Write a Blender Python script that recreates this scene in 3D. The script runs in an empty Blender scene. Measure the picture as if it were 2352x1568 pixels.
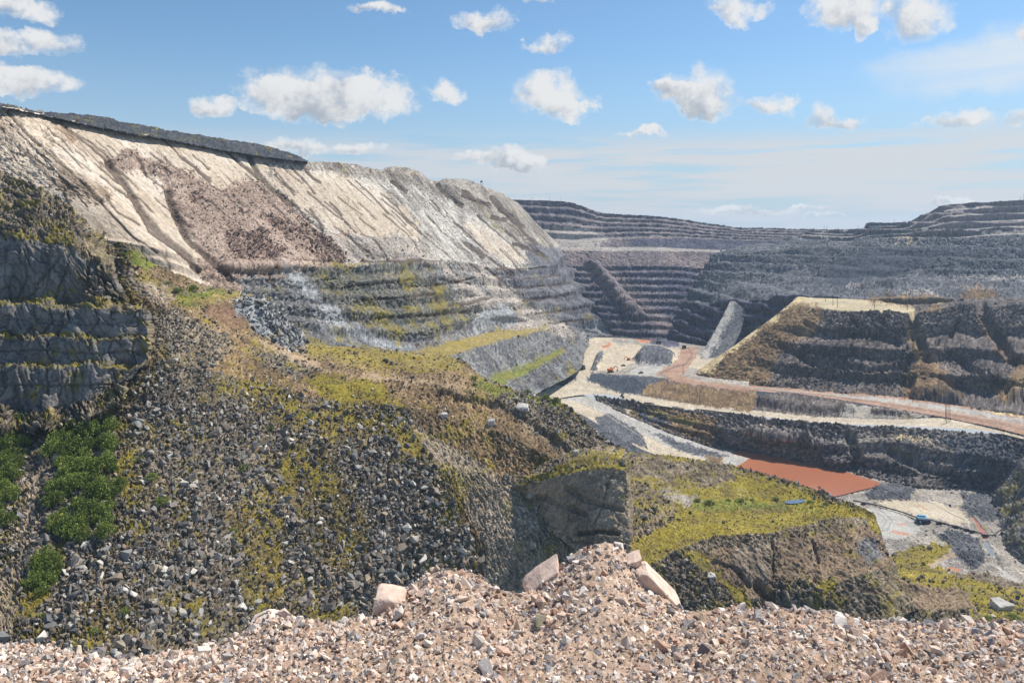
import bpy, bmesh, math, random
import numpy as np
from mathutils import Vector, Matrix

random.seed(7)
RNG = np.random.default_rng(11)
R = math.radians
scene = bpy.context.scene
COL = scene.collection

# ------------------------------------------------------------------ camera
# Level camera with a falling lens shift: world point of a picture point is
# X=(u-1176)/1700*Y, Z=(525-v)/1700*Y (u,v measured on a 2352 px wide print).
FL = 1700.0
CX, CY = 1176.0, 525.0
cam_d = bpy.data.cameras.new('camera')
cam_d.sensor_width = 36.0
cam_d.lens = 36.0 * FL / 2352.0
cam_d.shift_y = -(784.0 - CY) / 2352.0
cam_d.clip_start = 0.1
cam_d.clip_end = 60000.0
cam = bpy.data.objects.new('camera', cam_d)
cam.location = (0, 0, 0)
cam.rotation_euler = (R(90), 0, 0)
COL.objects.link(cam)
scene.camera = cam

# ------------------------------------------------------------------ light
SUN_AZ, SUN_EL = R(54), R(52)          # azimuth to the right of the view axis
SUN_DIR = Vector((math.sin(SUN_AZ) * math.cos(SUN_EL), math.cos(SUN_AZ) * math.cos(SUN_EL), math.sin(SUN_EL)))
sun_d = bpy.data.lights.new('sun', 'SUN')
sun_d.energy = 5.0
sun_d.angle = R(0.5)
sun_d.color = (1.0, 0.94, 0.84)
sun = bpy.data.objects.new('sun', sun_d)
sun.rotation_euler = SUN_DIR.to_track_quat('Z', 'Y').to_euler()
sun.location = (300, 200, 400)
COL.objects.link(sun)

scene.view_settings.view_transform = 'Standard'
scene.view_settings.look = 'None'
scene.view_settings.exposure = 0.2
scene.view_settings.gamma = 1.0
scene.view_settings.use_curve_mapping = False
scene.render.engine = 'CYCLES'
scene.cycles.max_bounces = 5
scene.cycles.diffuse_bounces = 2
scene.cycles.glossy_bounces = 2
scene.cycles.transmission_bounces = 2
scene.cycles.transparent_max_bounces = 6
scene.cycles.volume_bounces = 0
scene.cycles.caustics_reflective = False
scene.cycles.caustics_refractive = False
scene.cycles.use_denoising = True

# ------------------------------------------------------------------ sky
def build_world():
    w = bpy.data.worlds.new('World')
    scene.world = w
    w.use_nodes = True
    nt = w.node_tree
    nt.nodes.clear()
    N, L = nt.nodes, nt.links

    def node(t, **kw):
        n = N.new(t)
        for k, v in kw.items():
            setattr(n, k, v)
        return n

    def setin(n, i, v):
        if isinstance(v, bpy.types.NodeSocket):
            L.new(v, n.inputs[i])
        elif v is not None:
            n.inputs[i].default_value = v

    def m(op, a, b=None, c=None, clamp=False):
        n = node('ShaderNodeMath', operation=op, use_clamp=clamp)
        for i, x in enumerate((a, b, c)):
            setin(n, i, x)
        return n.outputs[0]

    def vm(op, a, b=None, c=None):
        n = node('ShaderNodeVectorMath', operation=op)
        for i, x in enumerate((a, b, c)):
            setin(n, i, x)
        return n.outputs['Value'] if op in ('DOT_PRODUCT', 'LENGTH') else n.outputs[0]

    def mr(x, a, b, c=0.0, d=1.0, smooth=True):
        n = node('ShaderNodeMapRange', interpolation_type='SMOOTHSTEP' if smooth else 'LINEAR')
        setin(n, 0, x); setin(n, 1, a); setin(n, 2, b); setin(n, 3, c); setin(n, 4, d)
        return n.outputs[0]

    def noise(vec, scale, detail, rough=0.55):
        n = node('ShaderNodeTexNoise')
        setin(n, 'Vector', vec)
        n.inputs['Scale'].default_value = scale
        n.inputs['Detail'].default_value = detail
        n.inputs['Roughness'].default_value = rough
        return n.outputs['Fac'] if 'Fac' in n.outputs else n.outputs[0]

    def mix(f, a, b):
        n = node('ShaderNodeMix', data_type='RGBA')
        setin(n, 0, f); setin(n, 6, a); setin(n, 7, b)
        return n.outputs[2]

    sky = node('ShaderNodeTexSky', sky_type='NISHITA')
    sky.sun_disc = False
    sky.sun_elevation = SUN_EL
    sky.sun_rotation = SUN_AZ
    sky.altitude = 300
    sky.air_density = 1.0
    sky.dust_density = 0.35
    sky.ozone_density = 2.5

    tc = node('ShaderNodeTexCoord')
    dirv = tc.outputs['Generated']
    sep = node('ShaderNodeSeparateXYZ'); L.new(dirv, sep.inputs[0])
    x, y, z = sep.outputs
    az = m('ARCTAN2', x, y)
    hor = m('SQRT', m('ADD', m('MULTIPLY', x, x), m('MULTIPLY', y, y)))
    el = m('ARCTAN2', z, hor)
    comb = node('ShaderNodeCombineXYZ'); L.new(az, comb.inputs[0]); L.new(el, comb.inputs[1])
    ae = comb.outputs[0]

    # domain warp for billowy outlines
    wn = node('ShaderNodeTexNoise'); L.new(dirv, wn.inputs['Vector'])
    wn.inputs['Scale'].default_value = 14.0; wn.inputs['Detail'].default_value = 5.0; wn.inputs['Roughness'].default_value = 0.62
    warp = vm('MULTIPLY', vm('SUBTRACT', wn.outputs['Color'], (0.5, 0.5, 0.5)), (0.115, 0.07, 0.0))
    aw = vm('ADD', ae, warp)

    # cumulus: (u, v, half width, half height) as seen, turned into directions
    clouds = [(40, 8, 150, 30), (120, 98, 105, 30), (0, 100, 60, 26), (70, 192, 112, 28), (-20, 185, 80, 34),
              (720, 215, 180, 66), (650, 232, 115, 56), (850, 222, 95, 48), (780, 258, 80, 30), (1005, 215, 58, 28), (490, 250, 62, 26),
              (1265, 215, 100, 56), (1300, 245, 60, 40), (1600, 215, 112, 66), (1545, 205, 55, 22), (1585, 240, 60, 40),
              (1760, 237, 75, 24), (1900, 262, 55, 30), (1960, 285, 70, 18),
              (1100, 42, 72, 24), (1260, 92, 52, 24), (1690, 18, 78, 34), (1930, 20, 95, 45), (2100, 28, 100, 52), (1980, 60, 40, 22),
              (1150, 358, 105, 24), (1210, 368, 70, 18), (820, 348, 75, 18), (660, 345, 90, 22), (1455, 316, 75, 9),
              (2345, 75, 30, 30), (1240, 5, 60, 16), (870, 15, 55, 14), (2330, 275, 60, 16), (2190, 280, 80, 22),
              (1700, 492, 150, 12), (1850, 482, 70, 8), (2200, 458, 60, 8), (1900, 500, 60, 6)]
    # the same kind of cloud goes on round the rest of the sky
    rr = random.Random(5)
    extra = []
    for k in range(12):
        a = rr.uniform(0.75, 2 * math.pi - 0.75)
        e = rr.uniform(0.10, 0.6)
        s = rr.uniform(0.09, 0.18)
        extra.append((a if a < math.pi else a - 2 * math.pi, e, s, s * rr.uniform(0.35, 0.5)))
    lst = []
    for u, v, hw, hh in clouds:
        dx, dz = (u - CX) / FL, (CY - v) / FL
        a = math.atan2(dx, 1.0); e = math.atan2(dz, math.hypot(dx, 1.0))
        lst.append((a, e, hw * 1.03 / FL / (1 + dx * dx), hh * 1.03 / FL))
    lst += extra
    acc = None
    for a, e, ra, re in lst:
        q = vm('MULTIPLY_ADD', aw, (1 / ra, 1 / re, 0), (-a / ra, -e / re, 1))
        wgt = m('SUBTRACT', 2.0, vm('DOT_PRODUCT', q, q), clamp=True)
        sq = node('ShaderNodeVectorMath', operation='SCALE'); L.new(q, sq.inputs[0]); L.new(wgt, sq.inputs['Scale'])
        acc = sq.outputs[0] if acc is None else vm('ADD', acc, sq.outputs[0])
    F = vm('DOT_PRODUCT', acc, (0, 0, 1))
    G = vm('DOT_PRODUCT', acc, (0.35, 1.0, 0))
    fine = noise(dirv, 30.0, 7.0, 0.66)
    big = noise(dirv, 9.0, 4.0)
    dens = m('ADD', m('MINIMUM', F, 1.2), m('MULTIPLY', m('SUBTRACT', fine, 0.5), 2.6))
    alpha = mr(dens, 0.0, 1.0)
    alpha = m('MULTIPLY', alpha, mr(F, 0.0, 0.12))
    wsp = node('ShaderNodeCombineXYZ')
    L.new(m('MULTIPLY', az, 1.0), wsp.inputs[0]); L.new(m('MULTIPLY', el, 2.4), wsp.inputs[1])
    wn2 = noise(wsp.outputs[0], 17.0, 6.0, 0.65)
    wisp = m('MULTIPLY', mr(m('ADD', m('MULTIPLY', F, 1.3), m('MULTIPLY', m('SUBTRACT', wn2, 0.5), 2.2)), 0.12, 1.0), 0.45)
    wisp = m('MULTIPLY', wisp, mr(F, 0.0, 0.15))
    alpha = m('MAXIMUM', alpha, wisp)
    rel = m('DIVIDE', G, m('ADD', F, 0.05))
    thick = mr(F, 0.22, 0.75)
    lit = m('ADD', m('ADD', m('MULTIPLY', rel, 0.75), m('MULTIPLY', m('SUBTRACT', fine, 0.5), 2.6)), m('MULTIPLY', m('SUBTRACT', big, 0.5), 1.4))
    shade = m('MULTIPLY', mr(lit, 0.25, -0.85), thick)
    ccol = mix(shade, (7.4, 7.5, 7.6, 1), (3.9, 4.3, 4.9, 1))

    # thin stretched layer cloud towards the horizon
    st = node('ShaderNodeCombineXYZ')
    L.new(m('MULTIPLY', az, 2.2), st.inputs[0]); L.new(m('MULTIPLY', el, 30.0), st.inputs[1])
    s1 = noise(st.outputs[0], 1.6, 5.0, 0.6)
    low = mr(el, 0.15, 0.05)
    side = mr(m('ABSOLUTE', m('SUBTRACT', az, 0.32)), 1.1, 0.1, 0.35, 1.0)
    lowa = m('MULTIPLY', m('MULTIPLY', mr(s1, 0.36, 0.53), mr(low, 0.0, 0.55)), side)
    lowa = m('MULTIPLY', lowa, 0.95)
    veil = m('MULTIPLY', mr(el, 0.26, 0.0), 0.80)
    # one high feathery veil, upper right
    qv = vm('MULTIPLY_ADD', aw, (1 / 0.17, 1 / 0.045, 0), (-0.60 / 0.17, -0.185 / 0.045, 0))
    vv = m('MULTIPLY', mr(vm('DOT_PRODUCT', qv, qv), 1.0, 0.0), mr(noise(st.outputs[0], 0.9, 5.0), 0.3, 0.7, 0.4, 0.9))

    gain = node('ShaderNodeMix', data_type='RGBA', blend_type='MULTIPLY')
    gain.inputs[0].default_value = 1.0
    L.new(sky.outputs[0], gain.inputs[6]); gain.inputs[7].default_value = (0.92, 1.10, 1.16, 1)
    c = mix(veil, gain.outputs[2], (3.9, 5.0, 6.2, 1))
    c = mix(vv, c, (7.0, 7.4, 7.7, 1))
    c = mix(lowa, c, (6.1, 6.3, 6.6, 1))
    c = mix(alpha, c, ccol)
    bg = node('ShaderNodeBackground')
    L.new(c, bg.inputs[0]); bg.inputs[1].default_value = 0.096
    out = node('ShaderNodeOutputWorld'); L.new(bg.outputs[0], out.inputs[0])
build_world()
scene.world.cycles.sampling_method = 'MANUAL'
scene.world.cycles.sample_map_resolution = 256

# ------------------------------------------------------------------ noise
def _h(ix, iy, iz, seed=0):
    h = (ix.astype(np.uint32) * np.uint32(374761393) + iy.astype(np.uint32) * np.uint32(668265263)
         + iz.astype(np.uint32) * np.uint32(2246822519) + np.uint32((seed * 3266489917) & 0xFFFFFFFF))
    h = (h ^ (h >> np.uint32(13))) * np.uint32(1274126177)
    h ^= h >> np.uint32(16)
    h *= np.uint32(2654435761)
    h ^= h >> np.uint32(15)
    return (h & np.uint32(0xFFFFFF)).astype(np.float32) * np.float32(1 / 16777216.0)

def vnoise(x, y, z, seed=0):
    x = x.astype(np.float32); y = y.astype(np.float32); z = z.astype(np.float32)
    fx, fy, fz = np.floor(x), np.floor(y), np.floor(z)
    tx, ty, tz = x - fx, y - fy, z - fz
    ix, iy, iz = fx.astype(np.int64), fy.astype(np.int64), fz.astype(np.int64)
    tx = tx * tx * (3 - 2 * tx); ty = ty * ty * (3 - 2 * ty); tz = tz * tz * (3 - 2 * tz)
    r = 0
    for dz in (0, 1):
        wz = tz if dz else 1 - tz
        for dy in (0, 1):
            wy = ty if dy else 1 - ty
            a = _h(ix, iy + dy, iz + dz, seed); b = _h(ix + 1, iy + dy, iz + dz, seed)
            r = r + (a + (b - a) * tx) * wy * wz
    return r

def fbm(x, y, z, oct=4, rough=0.5, seed=0, ridged=False):
    a, f, s, n = 1.0, 1.0, 0.0, 0.0
    for o in range(oct):
        v = vnoise(x * f + 17.3 * o, y * f + 5.1 * o, z * f, seed + o)
        if ridged:
            v = 1 - np.abs(2 * v - 1)
        s = s + a * v; n += a
        a *= rough; f *= 2.03
    return s / n

def sstep(x, a, b):
    t = np.clip((x - a) / (b - a), 0, 1)
    return t * t * (3 - 2 * t)

def cells(s, t, seed=0):
    s = s.astype(np.float32); t = t.astype(np.float32)
    fs, ft = np.floor(s), np.floor(t)
    i0, j0 = fs.astype(np.int64), ft.astype(np.int64)
    d1 = np.full(s.shape, 9.0, np.float32); d2 = d1.copy()
    rid = np.zeros_like(d1); dx1 = np.zeros_like(d1); dy1 = np.zeros_like(d1)
    rx = np.zeros_like(d1); ry = np.zeros_like(d1)
    zz = np.zeros_like(i0)
    for dj in (-1, 0, 1):
        for di in (-1, 0, 1):
            i, j = i0 + di, j0 + dj
            ox = i + _h(i, j, zz, seed); oy = j + _h(i, j, zz + 1, seed)
            dx, dy = s - ox, t - oy
            d = np.sqrt(dx * dx + dy * dy).astype(np.float32)
            c = d < d1
            d2 = np.where(c, d1, np.minimum(d2, d))
            d1 = np.where(c, d, d1)
            rid = np.where(c, _h(i, j, zz + 2, seed), rid)
            rx = np.where(c, _h(i, j, zz + 3, seed), rx); ry = np.where(c, _h(i, j, zz + 4, seed), ry)
            dx1 = np.where(c, dx, dx1); dy1 = np.where(c, dy, dy1)
    return d1, d2, rid, dx1, dy1, rx - 0.5, ry - 0.5

# ------------------------------------------------------------------ rock kinds
def lin(c):
    return tuple(((v / 255.0) / 12.92 if v / 255.0 <= 0.04045 else ((v / 255.0 + 0.055) / 1.055) ** 2.4) for v in c)

# name: (colour a, colour b, colour c (streaks), cell contrast, streak amount, moss, rubble relief, rock relief)
ROCK = {
    'white': ((208, 196, 180), (192, 177, 158), (164, 142, 120), 0.08, 0.35, 0.0, 0.06, 0.16),
    'stained': ((204, 188, 168), (156, 134, 112), (112, 96, 82), 0.2, 0.6, 0.0, 0.3, 0.6),
    'greywhite': ((190, 184, 174), (146, 139, 132), (218, 212, 202), 0.25, 0.6, 0.0, 0.4, 0.9),
    'greyrock': ((156, 148, 138), (120, 113, 106), (194, 184, 170), 0.3, 0.5, 0.02, 0.5, 1.0),
    'pinktalus': ((168, 148, 134), (148, 129, 116), (186, 168, 152), 0.25, 0.25, 0.0, 0.5, 0.25),
    'greytalus': ((170, 160, 150), (150, 142, 134), (186, 176, 166), 0.28, 0.3, 0.0, 0.5, 0.25),
    'debris': ((116, 97, 88), (144, 124, 112), (160, 141, 129), 0.6, 0.2, 0.0, 1.0, 0.5),
    'black':     ((62, 66, 72), (78, 80, 84), (52, 54, 60), 0.3, 0.3, 0.04, 0.7, 0.6),
    'bluegrey': ((120, 119, 118), (96, 97, 100), (148, 148, 148), 0.4, 0.5, 0.16, 0.8, 1.0),
    'mossgrey': ((104, 104, 98), (122, 119, 110), (80, 82, 80), 0.45, 0.4, 0.36, 0.8, 1.5),
    'paleblue': ((150, 152, 153), (126, 129, 132), (174, 176, 177), 0.3, 0.5, 0.06, 0.5, 0.5),
    'darkgrey':  ((110, 110, 116), (90, 90, 98), (136, 134, 134), 0.35, 0.4, 0.03, 0.6, 1.2),
    'farwall': ((122, 114, 116), (100, 95, 102), (152, 140, 134), 0.35, 0.4, 0.0, 0.6, 1.0),
    'fardark': ((88, 88, 104), (74, 75, 93), (112, 108, 116), 0.35, 0.3, 0.0, 0.6, 0.8),
    'farpink':   ((142, 128, 126), (120, 110, 112), (160, 148, 142), 0.2, 0.3, 0.0, 0.4, 0.5),
    'ledge':     ((170, 162, 154), (150, 144, 138), (186, 178, 168), 0.15, 0.2, 0.0, 0.2, 0.1),
    'spoil': ((98, 99, 103), (80, 82, 88), (118, 118, 120), 0.5, 0.25, 0.0, 1.0, 0.6),
    'spoildark': ((70, 74, 84), (62, 66, 76), (84, 88, 94), 0.3, 0.2, 0.0, 0.7, 0.4),
    'hill': ((112, 103, 98), (90, 83, 82), (140, 129, 118), 0.55, 0.3, 0.0, 1.0, 1.0),
    'tan':       ((134, 112, 84), (112, 92, 72), (160, 136, 100), 0.3, 0.5, 0.0, 0.7, 0.8),
    'rust': ((124, 100, 80), (106, 86, 70), (142, 116, 90), 0.4, 0.5, 0.10, 0.8, 0.6),
    'sand':      ((216, 196, 150), (196, 174, 130), (228, 212, 172), 0.08, 0.4, 0.0, 0.15, 0.3),
    'pad':       ((196, 180, 146), (178, 164, 136), (208, 194, 160), 0.06, 0.2, 0.0, 0.1, 0.05),
    'road': ((196, 182, 160), (182, 168, 146), (208, 196, 176), 0.05, 0.4, 0.0, 0.06, 0.03),
    'roadgrey': ((178, 174, 166), (160, 156, 150), (196, 194, 188), 0.06, 0.4, 0.0, 0.08, 0.04),
    'roadbrown': ((172, 140, 120), (156, 124, 104), (186, 158, 138), 0.05, 0.4, 0.0, 0.06, 0.04),
    'floor': ((164, 156, 146), (138, 132, 126), (184, 174, 162), 0.3, 0.3, 0.03, 0.5, 0.3),
    'cliff': ((128, 123, 118), (102, 99, 97), (148, 143, 137), 0.10, 0.3, 0.12, 0.12, 0.5),
    'bankrock': ((132, 124, 118), (106, 100, 98), (156, 146, 136), 0.5, 0.3, 0.0, 1.0, 0.9),
    'mossscree': ((118, 103, 70), (96, 86, 62), (134, 119, 80), 0.55, 0.1, 0.45, 0.8, 0.4),
    'cliffledge': ((126, 118, 100), (104, 98, 86), (142, 132, 112), 0.35, 0.2, 0.5, 0.5, 0.4),
    'cliffgold': ((136, 124, 102), (108, 98, 84), (160, 140, 110), 0.3, 0.4, 0.10, 0.6, 1.0),
    'scree': ((124, 112, 96), (100, 91, 79), (148, 136, 118), 0.6, 0.15, 0.36, 0.9, 0.4),
    'screebrown': ((128, 116, 98), (108, 97, 82), (148, 136, 118), 0.5, 0.3, 0.16, 0.8, 0.5),
    'gravelgrey': ((156, 141, 122), (136, 122, 104), (170, 157, 140), 0.45, 0.25, 0.05, 0.7, 0.3),
    'dirt': ((134, 113, 86), (108, 91, 70), (154, 133, 104), 0.55, 0.4, 0.20, 0.9, 0.7),
    'path':      ((172, 150, 124), (152, 132, 108), (184, 166, 142), 0.15, 0.2, 0.05, 0.15, 0.1),
    'moss': ((142, 128, 58), (112, 100, 60), (150, 134, 96), 0.35, 0.25, 0.42, 0.3, 0.15),
    'olive': ((150, 134, 82), (134, 119, 74), (164, 148, 98), 0.2, 0.15, 0.26, 0.2, 0.1),
    'green': ((122, 126, 62), (106, 112, 56), (140, 140, 74), 0.3, 0.1, 0.25, 0.4, 0.1),
    'face': ((156, 140, 120), (126, 113, 98), (172, 156, 136), 0.15, 0.5, 0.05, 0.3, 1.2),
    'facebrown': ((144, 124, 102), (116, 100, 84), (164, 142, 116), 0.25, 0.6, 0.08, 0.4, 0.9),
    'orange':    ((190, 124, 88), (176, 112, 80), (200, 140, 104), 0.05, 0.2, 0.0, 0.05, 0.05),
    'gravel': ((178, 154, 134), (156, 134, 116), (196, 176, 156), 0.3, 0.1, 0.0, 0.4, 0.3),
}
RN = list(ROCK)
RI = {n: i for i, n in enumerate(RN)}
TAB_A = np.array([lin(ROCK[n][0]) for n in RN], np.float32)
TAB_B = np.array([lin(ROCK[n][1]) for n in RN], np.float32)
TAB_C = np.array([lin(ROCK[n][2]) for n in RN], np.float32)
TAB_P = np.array([ROCK[n][3:] for n in RN], np.float32)
MOSS_A = np.array(lin((146, 132, 40)), np.float32)
MOSS_B = np.array(lin((98, 90, 46)), np.float32)

def inpoly(U, V, poly):
    poly = [(p[0], p[1]) for p in poly]
    xs = [p[0] for p in poly]; ys = [p[1] for p in poly]
    out = np.zeros(U.shape, bool)
    bb = (U > min(xs)) & (U < max(xs)) & (V > min(ys)) & (V < max(ys))
    u, v = U[bb], V[bb]
    if u.size == 0:
        return out
    c = np.zeros(u.shape, bool)
    n = len(poly)
    for i in range(n):
        x0, y0 = poly[i]; x1, y1 = poly[(i + 1) % n]
        if y0 == y1:
            continue
        k = ((y0 > v) != (y1 > v)) & (u < (x1 - x0) * (v - y0) / (y1 - y0) + x0)
        c ^= k
    out[bb] = c
    return out

def polydist(U, V, line):
    d = np.full(U.shape, 1e9, np.float32)
    for (x0, y0), (x1, y1) in zip(line[:-1], line[1:]):
        vx, vy = x1 - x0, y1 - y0
        t = np.clip(((U - x0) * vx + (V - y0) * vy) / (vx * vx + vy * vy + 1e-9), 0, 1)
        d = np.minimum(d, np.hypot(U - x0 - t * vx, V - y0 - t * vy))
    return d

def P(u, v, d):
    Y = d if d > 0 else d * FL / (CY - v)
    return ((u - CX) / FL * Y, Y, (CY - v) / FL * Y)

# ------------------------------------------------------------------ tags
def tag(o, label=None, cat=None, group=None, kind=None):
    if label: o['label'] = label
    if cat: o['category'] = cat
    if group: o['group'] = group
    if kind: o['kind'] = kind
    return o

# ------------------------------------------------------------------ materials
def ground_material(name, scale, bump=0.5, rough=0.95, dist=1.0):
    mt = bpy.data.materials.new(name)
    mt.use_nodes = True
    nt = mt.node_tree; N, L = nt.nodes, nt.links
    b = N['Principled BSDF']
    at = N.new('ShaderNodeAttribute'); at.attribute_name = 'Col'
    geo = N.new('ShaderNodeNewGeometry')
    n1 = N.new('ShaderNodeTexNoise'); n1.inputs['Scale'].default_value = scale; n1.inputs['Detail'].default_value = 6
    n1.inputs['Roughness'].default_value = 0.65
    L.new(geo.outputs['Position'], n1.inputs['Vector'])
    rmp = N.new('ShaderNodeMapRange'); rmp.inputs[1].default_value = 0.3; rmp.inputs[2].default_value = 0.7
    rmp.inputs[3].default_value = 0.72; rmp.inputs[4].default_value = 1.28
    L.new(n1.outputs[0], rmp.inputs[0])
    mx = N.new('ShaderNodeVectorMath'); mx.operation = 'SCALE'
    L.new(at.outputs['Color'], mx.inputs[0]); L.new(rmp.outputs[0], mx.inputs['Scale'])
    L.new(mx.outputs[0], b.inputs['Base Color'])
    bp = N.new('ShaderNodeBump'); bp.inputs['Strength'].default_value = bump
    bp.inputs['Distance'].default_value = dist / scale
    L.new(n1.outputs[0], bp.inputs['Height']); L.new(bp.outputs[0], b.inputs['Normal'])
    b.inputs['Roughness'].default_value = rough
    b.inputs['Specular IOR Level'].default_value = 0.15
    return mt

def plain(name, rgb, rough=0.7, metal=0.0, var=0.15, scale=3.0):
    mt = bpy.data.materials.new(name)
    mt.use_nodes = True
    nt = mt.node_tree; N, L = nt.nodes, nt.links
    b = N['Principled BSDF']
    n1 = N.new('ShaderNodeTexNoise'); n1.inputs['Scale'].default_value = scale; n1.inputs['Detail'].default_value = 5
    tc = N.new('ShaderNodeTexCoord'); L.new(tc.outputs['Object'], n1.inputs['Vector'])
    rmp = N.new('ShaderNodeMapRange'); rmp.inputs[1].default_value = 0.3; rmp.inputs[2].default_value = 0.7
    rmp.inputs[3].default_value = 1 - var; rmp.inputs[4].default_value = 1 + var
    L.new(n1.outputs[0], rmp.inputs[0])
    c = N.new('ShaderNodeRGB'); c.outputs[0].default_value = (*lin(rgb), 1)
    mx = N.new('ShaderNodeVectorMath'); mx.operation = 'SCALE'
    L.new(c.outputs[0], mx.inputs[0]); L.new(rmp.outputs[0], mx.inputs['Scale'])
    L.new(mx.outputs[0], b.inputs['Base Color'])
    b.inputs['Roughness'].default_value = rough
    b.inputs['Metallic'].default_value = metal
    return mt

def mesh_from_arrays(name, co, faces_flat, nper, cols=None, smooth=True):
    me = bpy.data.meshes.new(name)
    nv = len(co); nf = len(faces_flat) // nper
    me.vertices.add(nv); me.vertices.foreach_set('co', np.ascontiguousarray(co, np.float32).ravel())
    me.loops.add(nf * nper); me.loops.foreach_set('vertex_index', np.ascontiguousarray(faces_flat, np.int32))
    me.polygons.add(nf); me.polygons.foreach_set('loop_start', np.arange(0, nf * nper, nper, dtype=np.int32))
    me.polygons.foreach_set('use_smooth', np.full(nf, smooth, bool))
    if cols is not None:
        at = me.color_attributes.new('Col', 'FLOAT_COLOR', 'POINT')
        c4 = np.ones((nv, 4), np.float32); c4[:, :3] = cols
        at.data.foreach_set('color', c4.ravel())
    me.update(calc_edges=True)
    me.validate()
    return me

def link(name, me, mat=None, parent=None):
    o = bpy.data.objects.new(name, me)
    COL.objects.link(o)
    if mat is not None:
        if len(me.materials) == 0:
            me.materials.append(mat)
    if parent is not None:
        o.parent = parent
    return o

# ------------------------------------------------------------------ lofted terrain
def catmull(pts, f):
    """pts (n,3), f fractional index array"""
    n = len(pts)
    i = np.clip(np.floor(f).astype(int), 0, n - 2)
    t = (f - i)[:, None]
    p1 = pts[i]; p2 = pts[i + 1]
    p0 = np.where((i > 0)[:, None], pts[np.maximum(i - 1, 0)], 2 * p1 - p2)
    p3 = np.where((i < n - 2)[:, None], pts[np.minimum(i + 2, n - 1)], 2 * p2 - p1)
    m1 = (p2 - p0) * 0.4; m2 = (p3 - p1) * 0.4
    t2, t3 = t * t, t * t * t
    return (2 * t3 - 3 * t2 + 1) * p1 + (t3 - 2 * t2 + t) * m1 + (-2 * t3 + 3 * t2) * p2 + (t3 - t2) * m2

def bricks(s, t, seed=0):
    row = np.floor(t).astype(np.int64); zz = np.zeros_like(row)
    fr = t - row
    wdt = 0.7 + 0.9 * _h(row, zz + 3, zz, seed)
    x = s / wdt + 7.3 * _h(row, zz, zz, seed)
    c = np.floor(x).astype(np.int64)
    j = 0.28 * (_h(row, c, zz + 1, seed) - 0.5); j2 = 0.28 * (_h(row, c + 1, zz + 1, seed) - 0.5)
    fx = x - c
    e = np.minimum(np.minimum((fx - j * 0), (1 - fx)) * wdt, np.minimum(fr, 1 - fr))
    return e, _h(row, c, zz + 2, seed), _h(row, c, zz + 4, seed)

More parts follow.
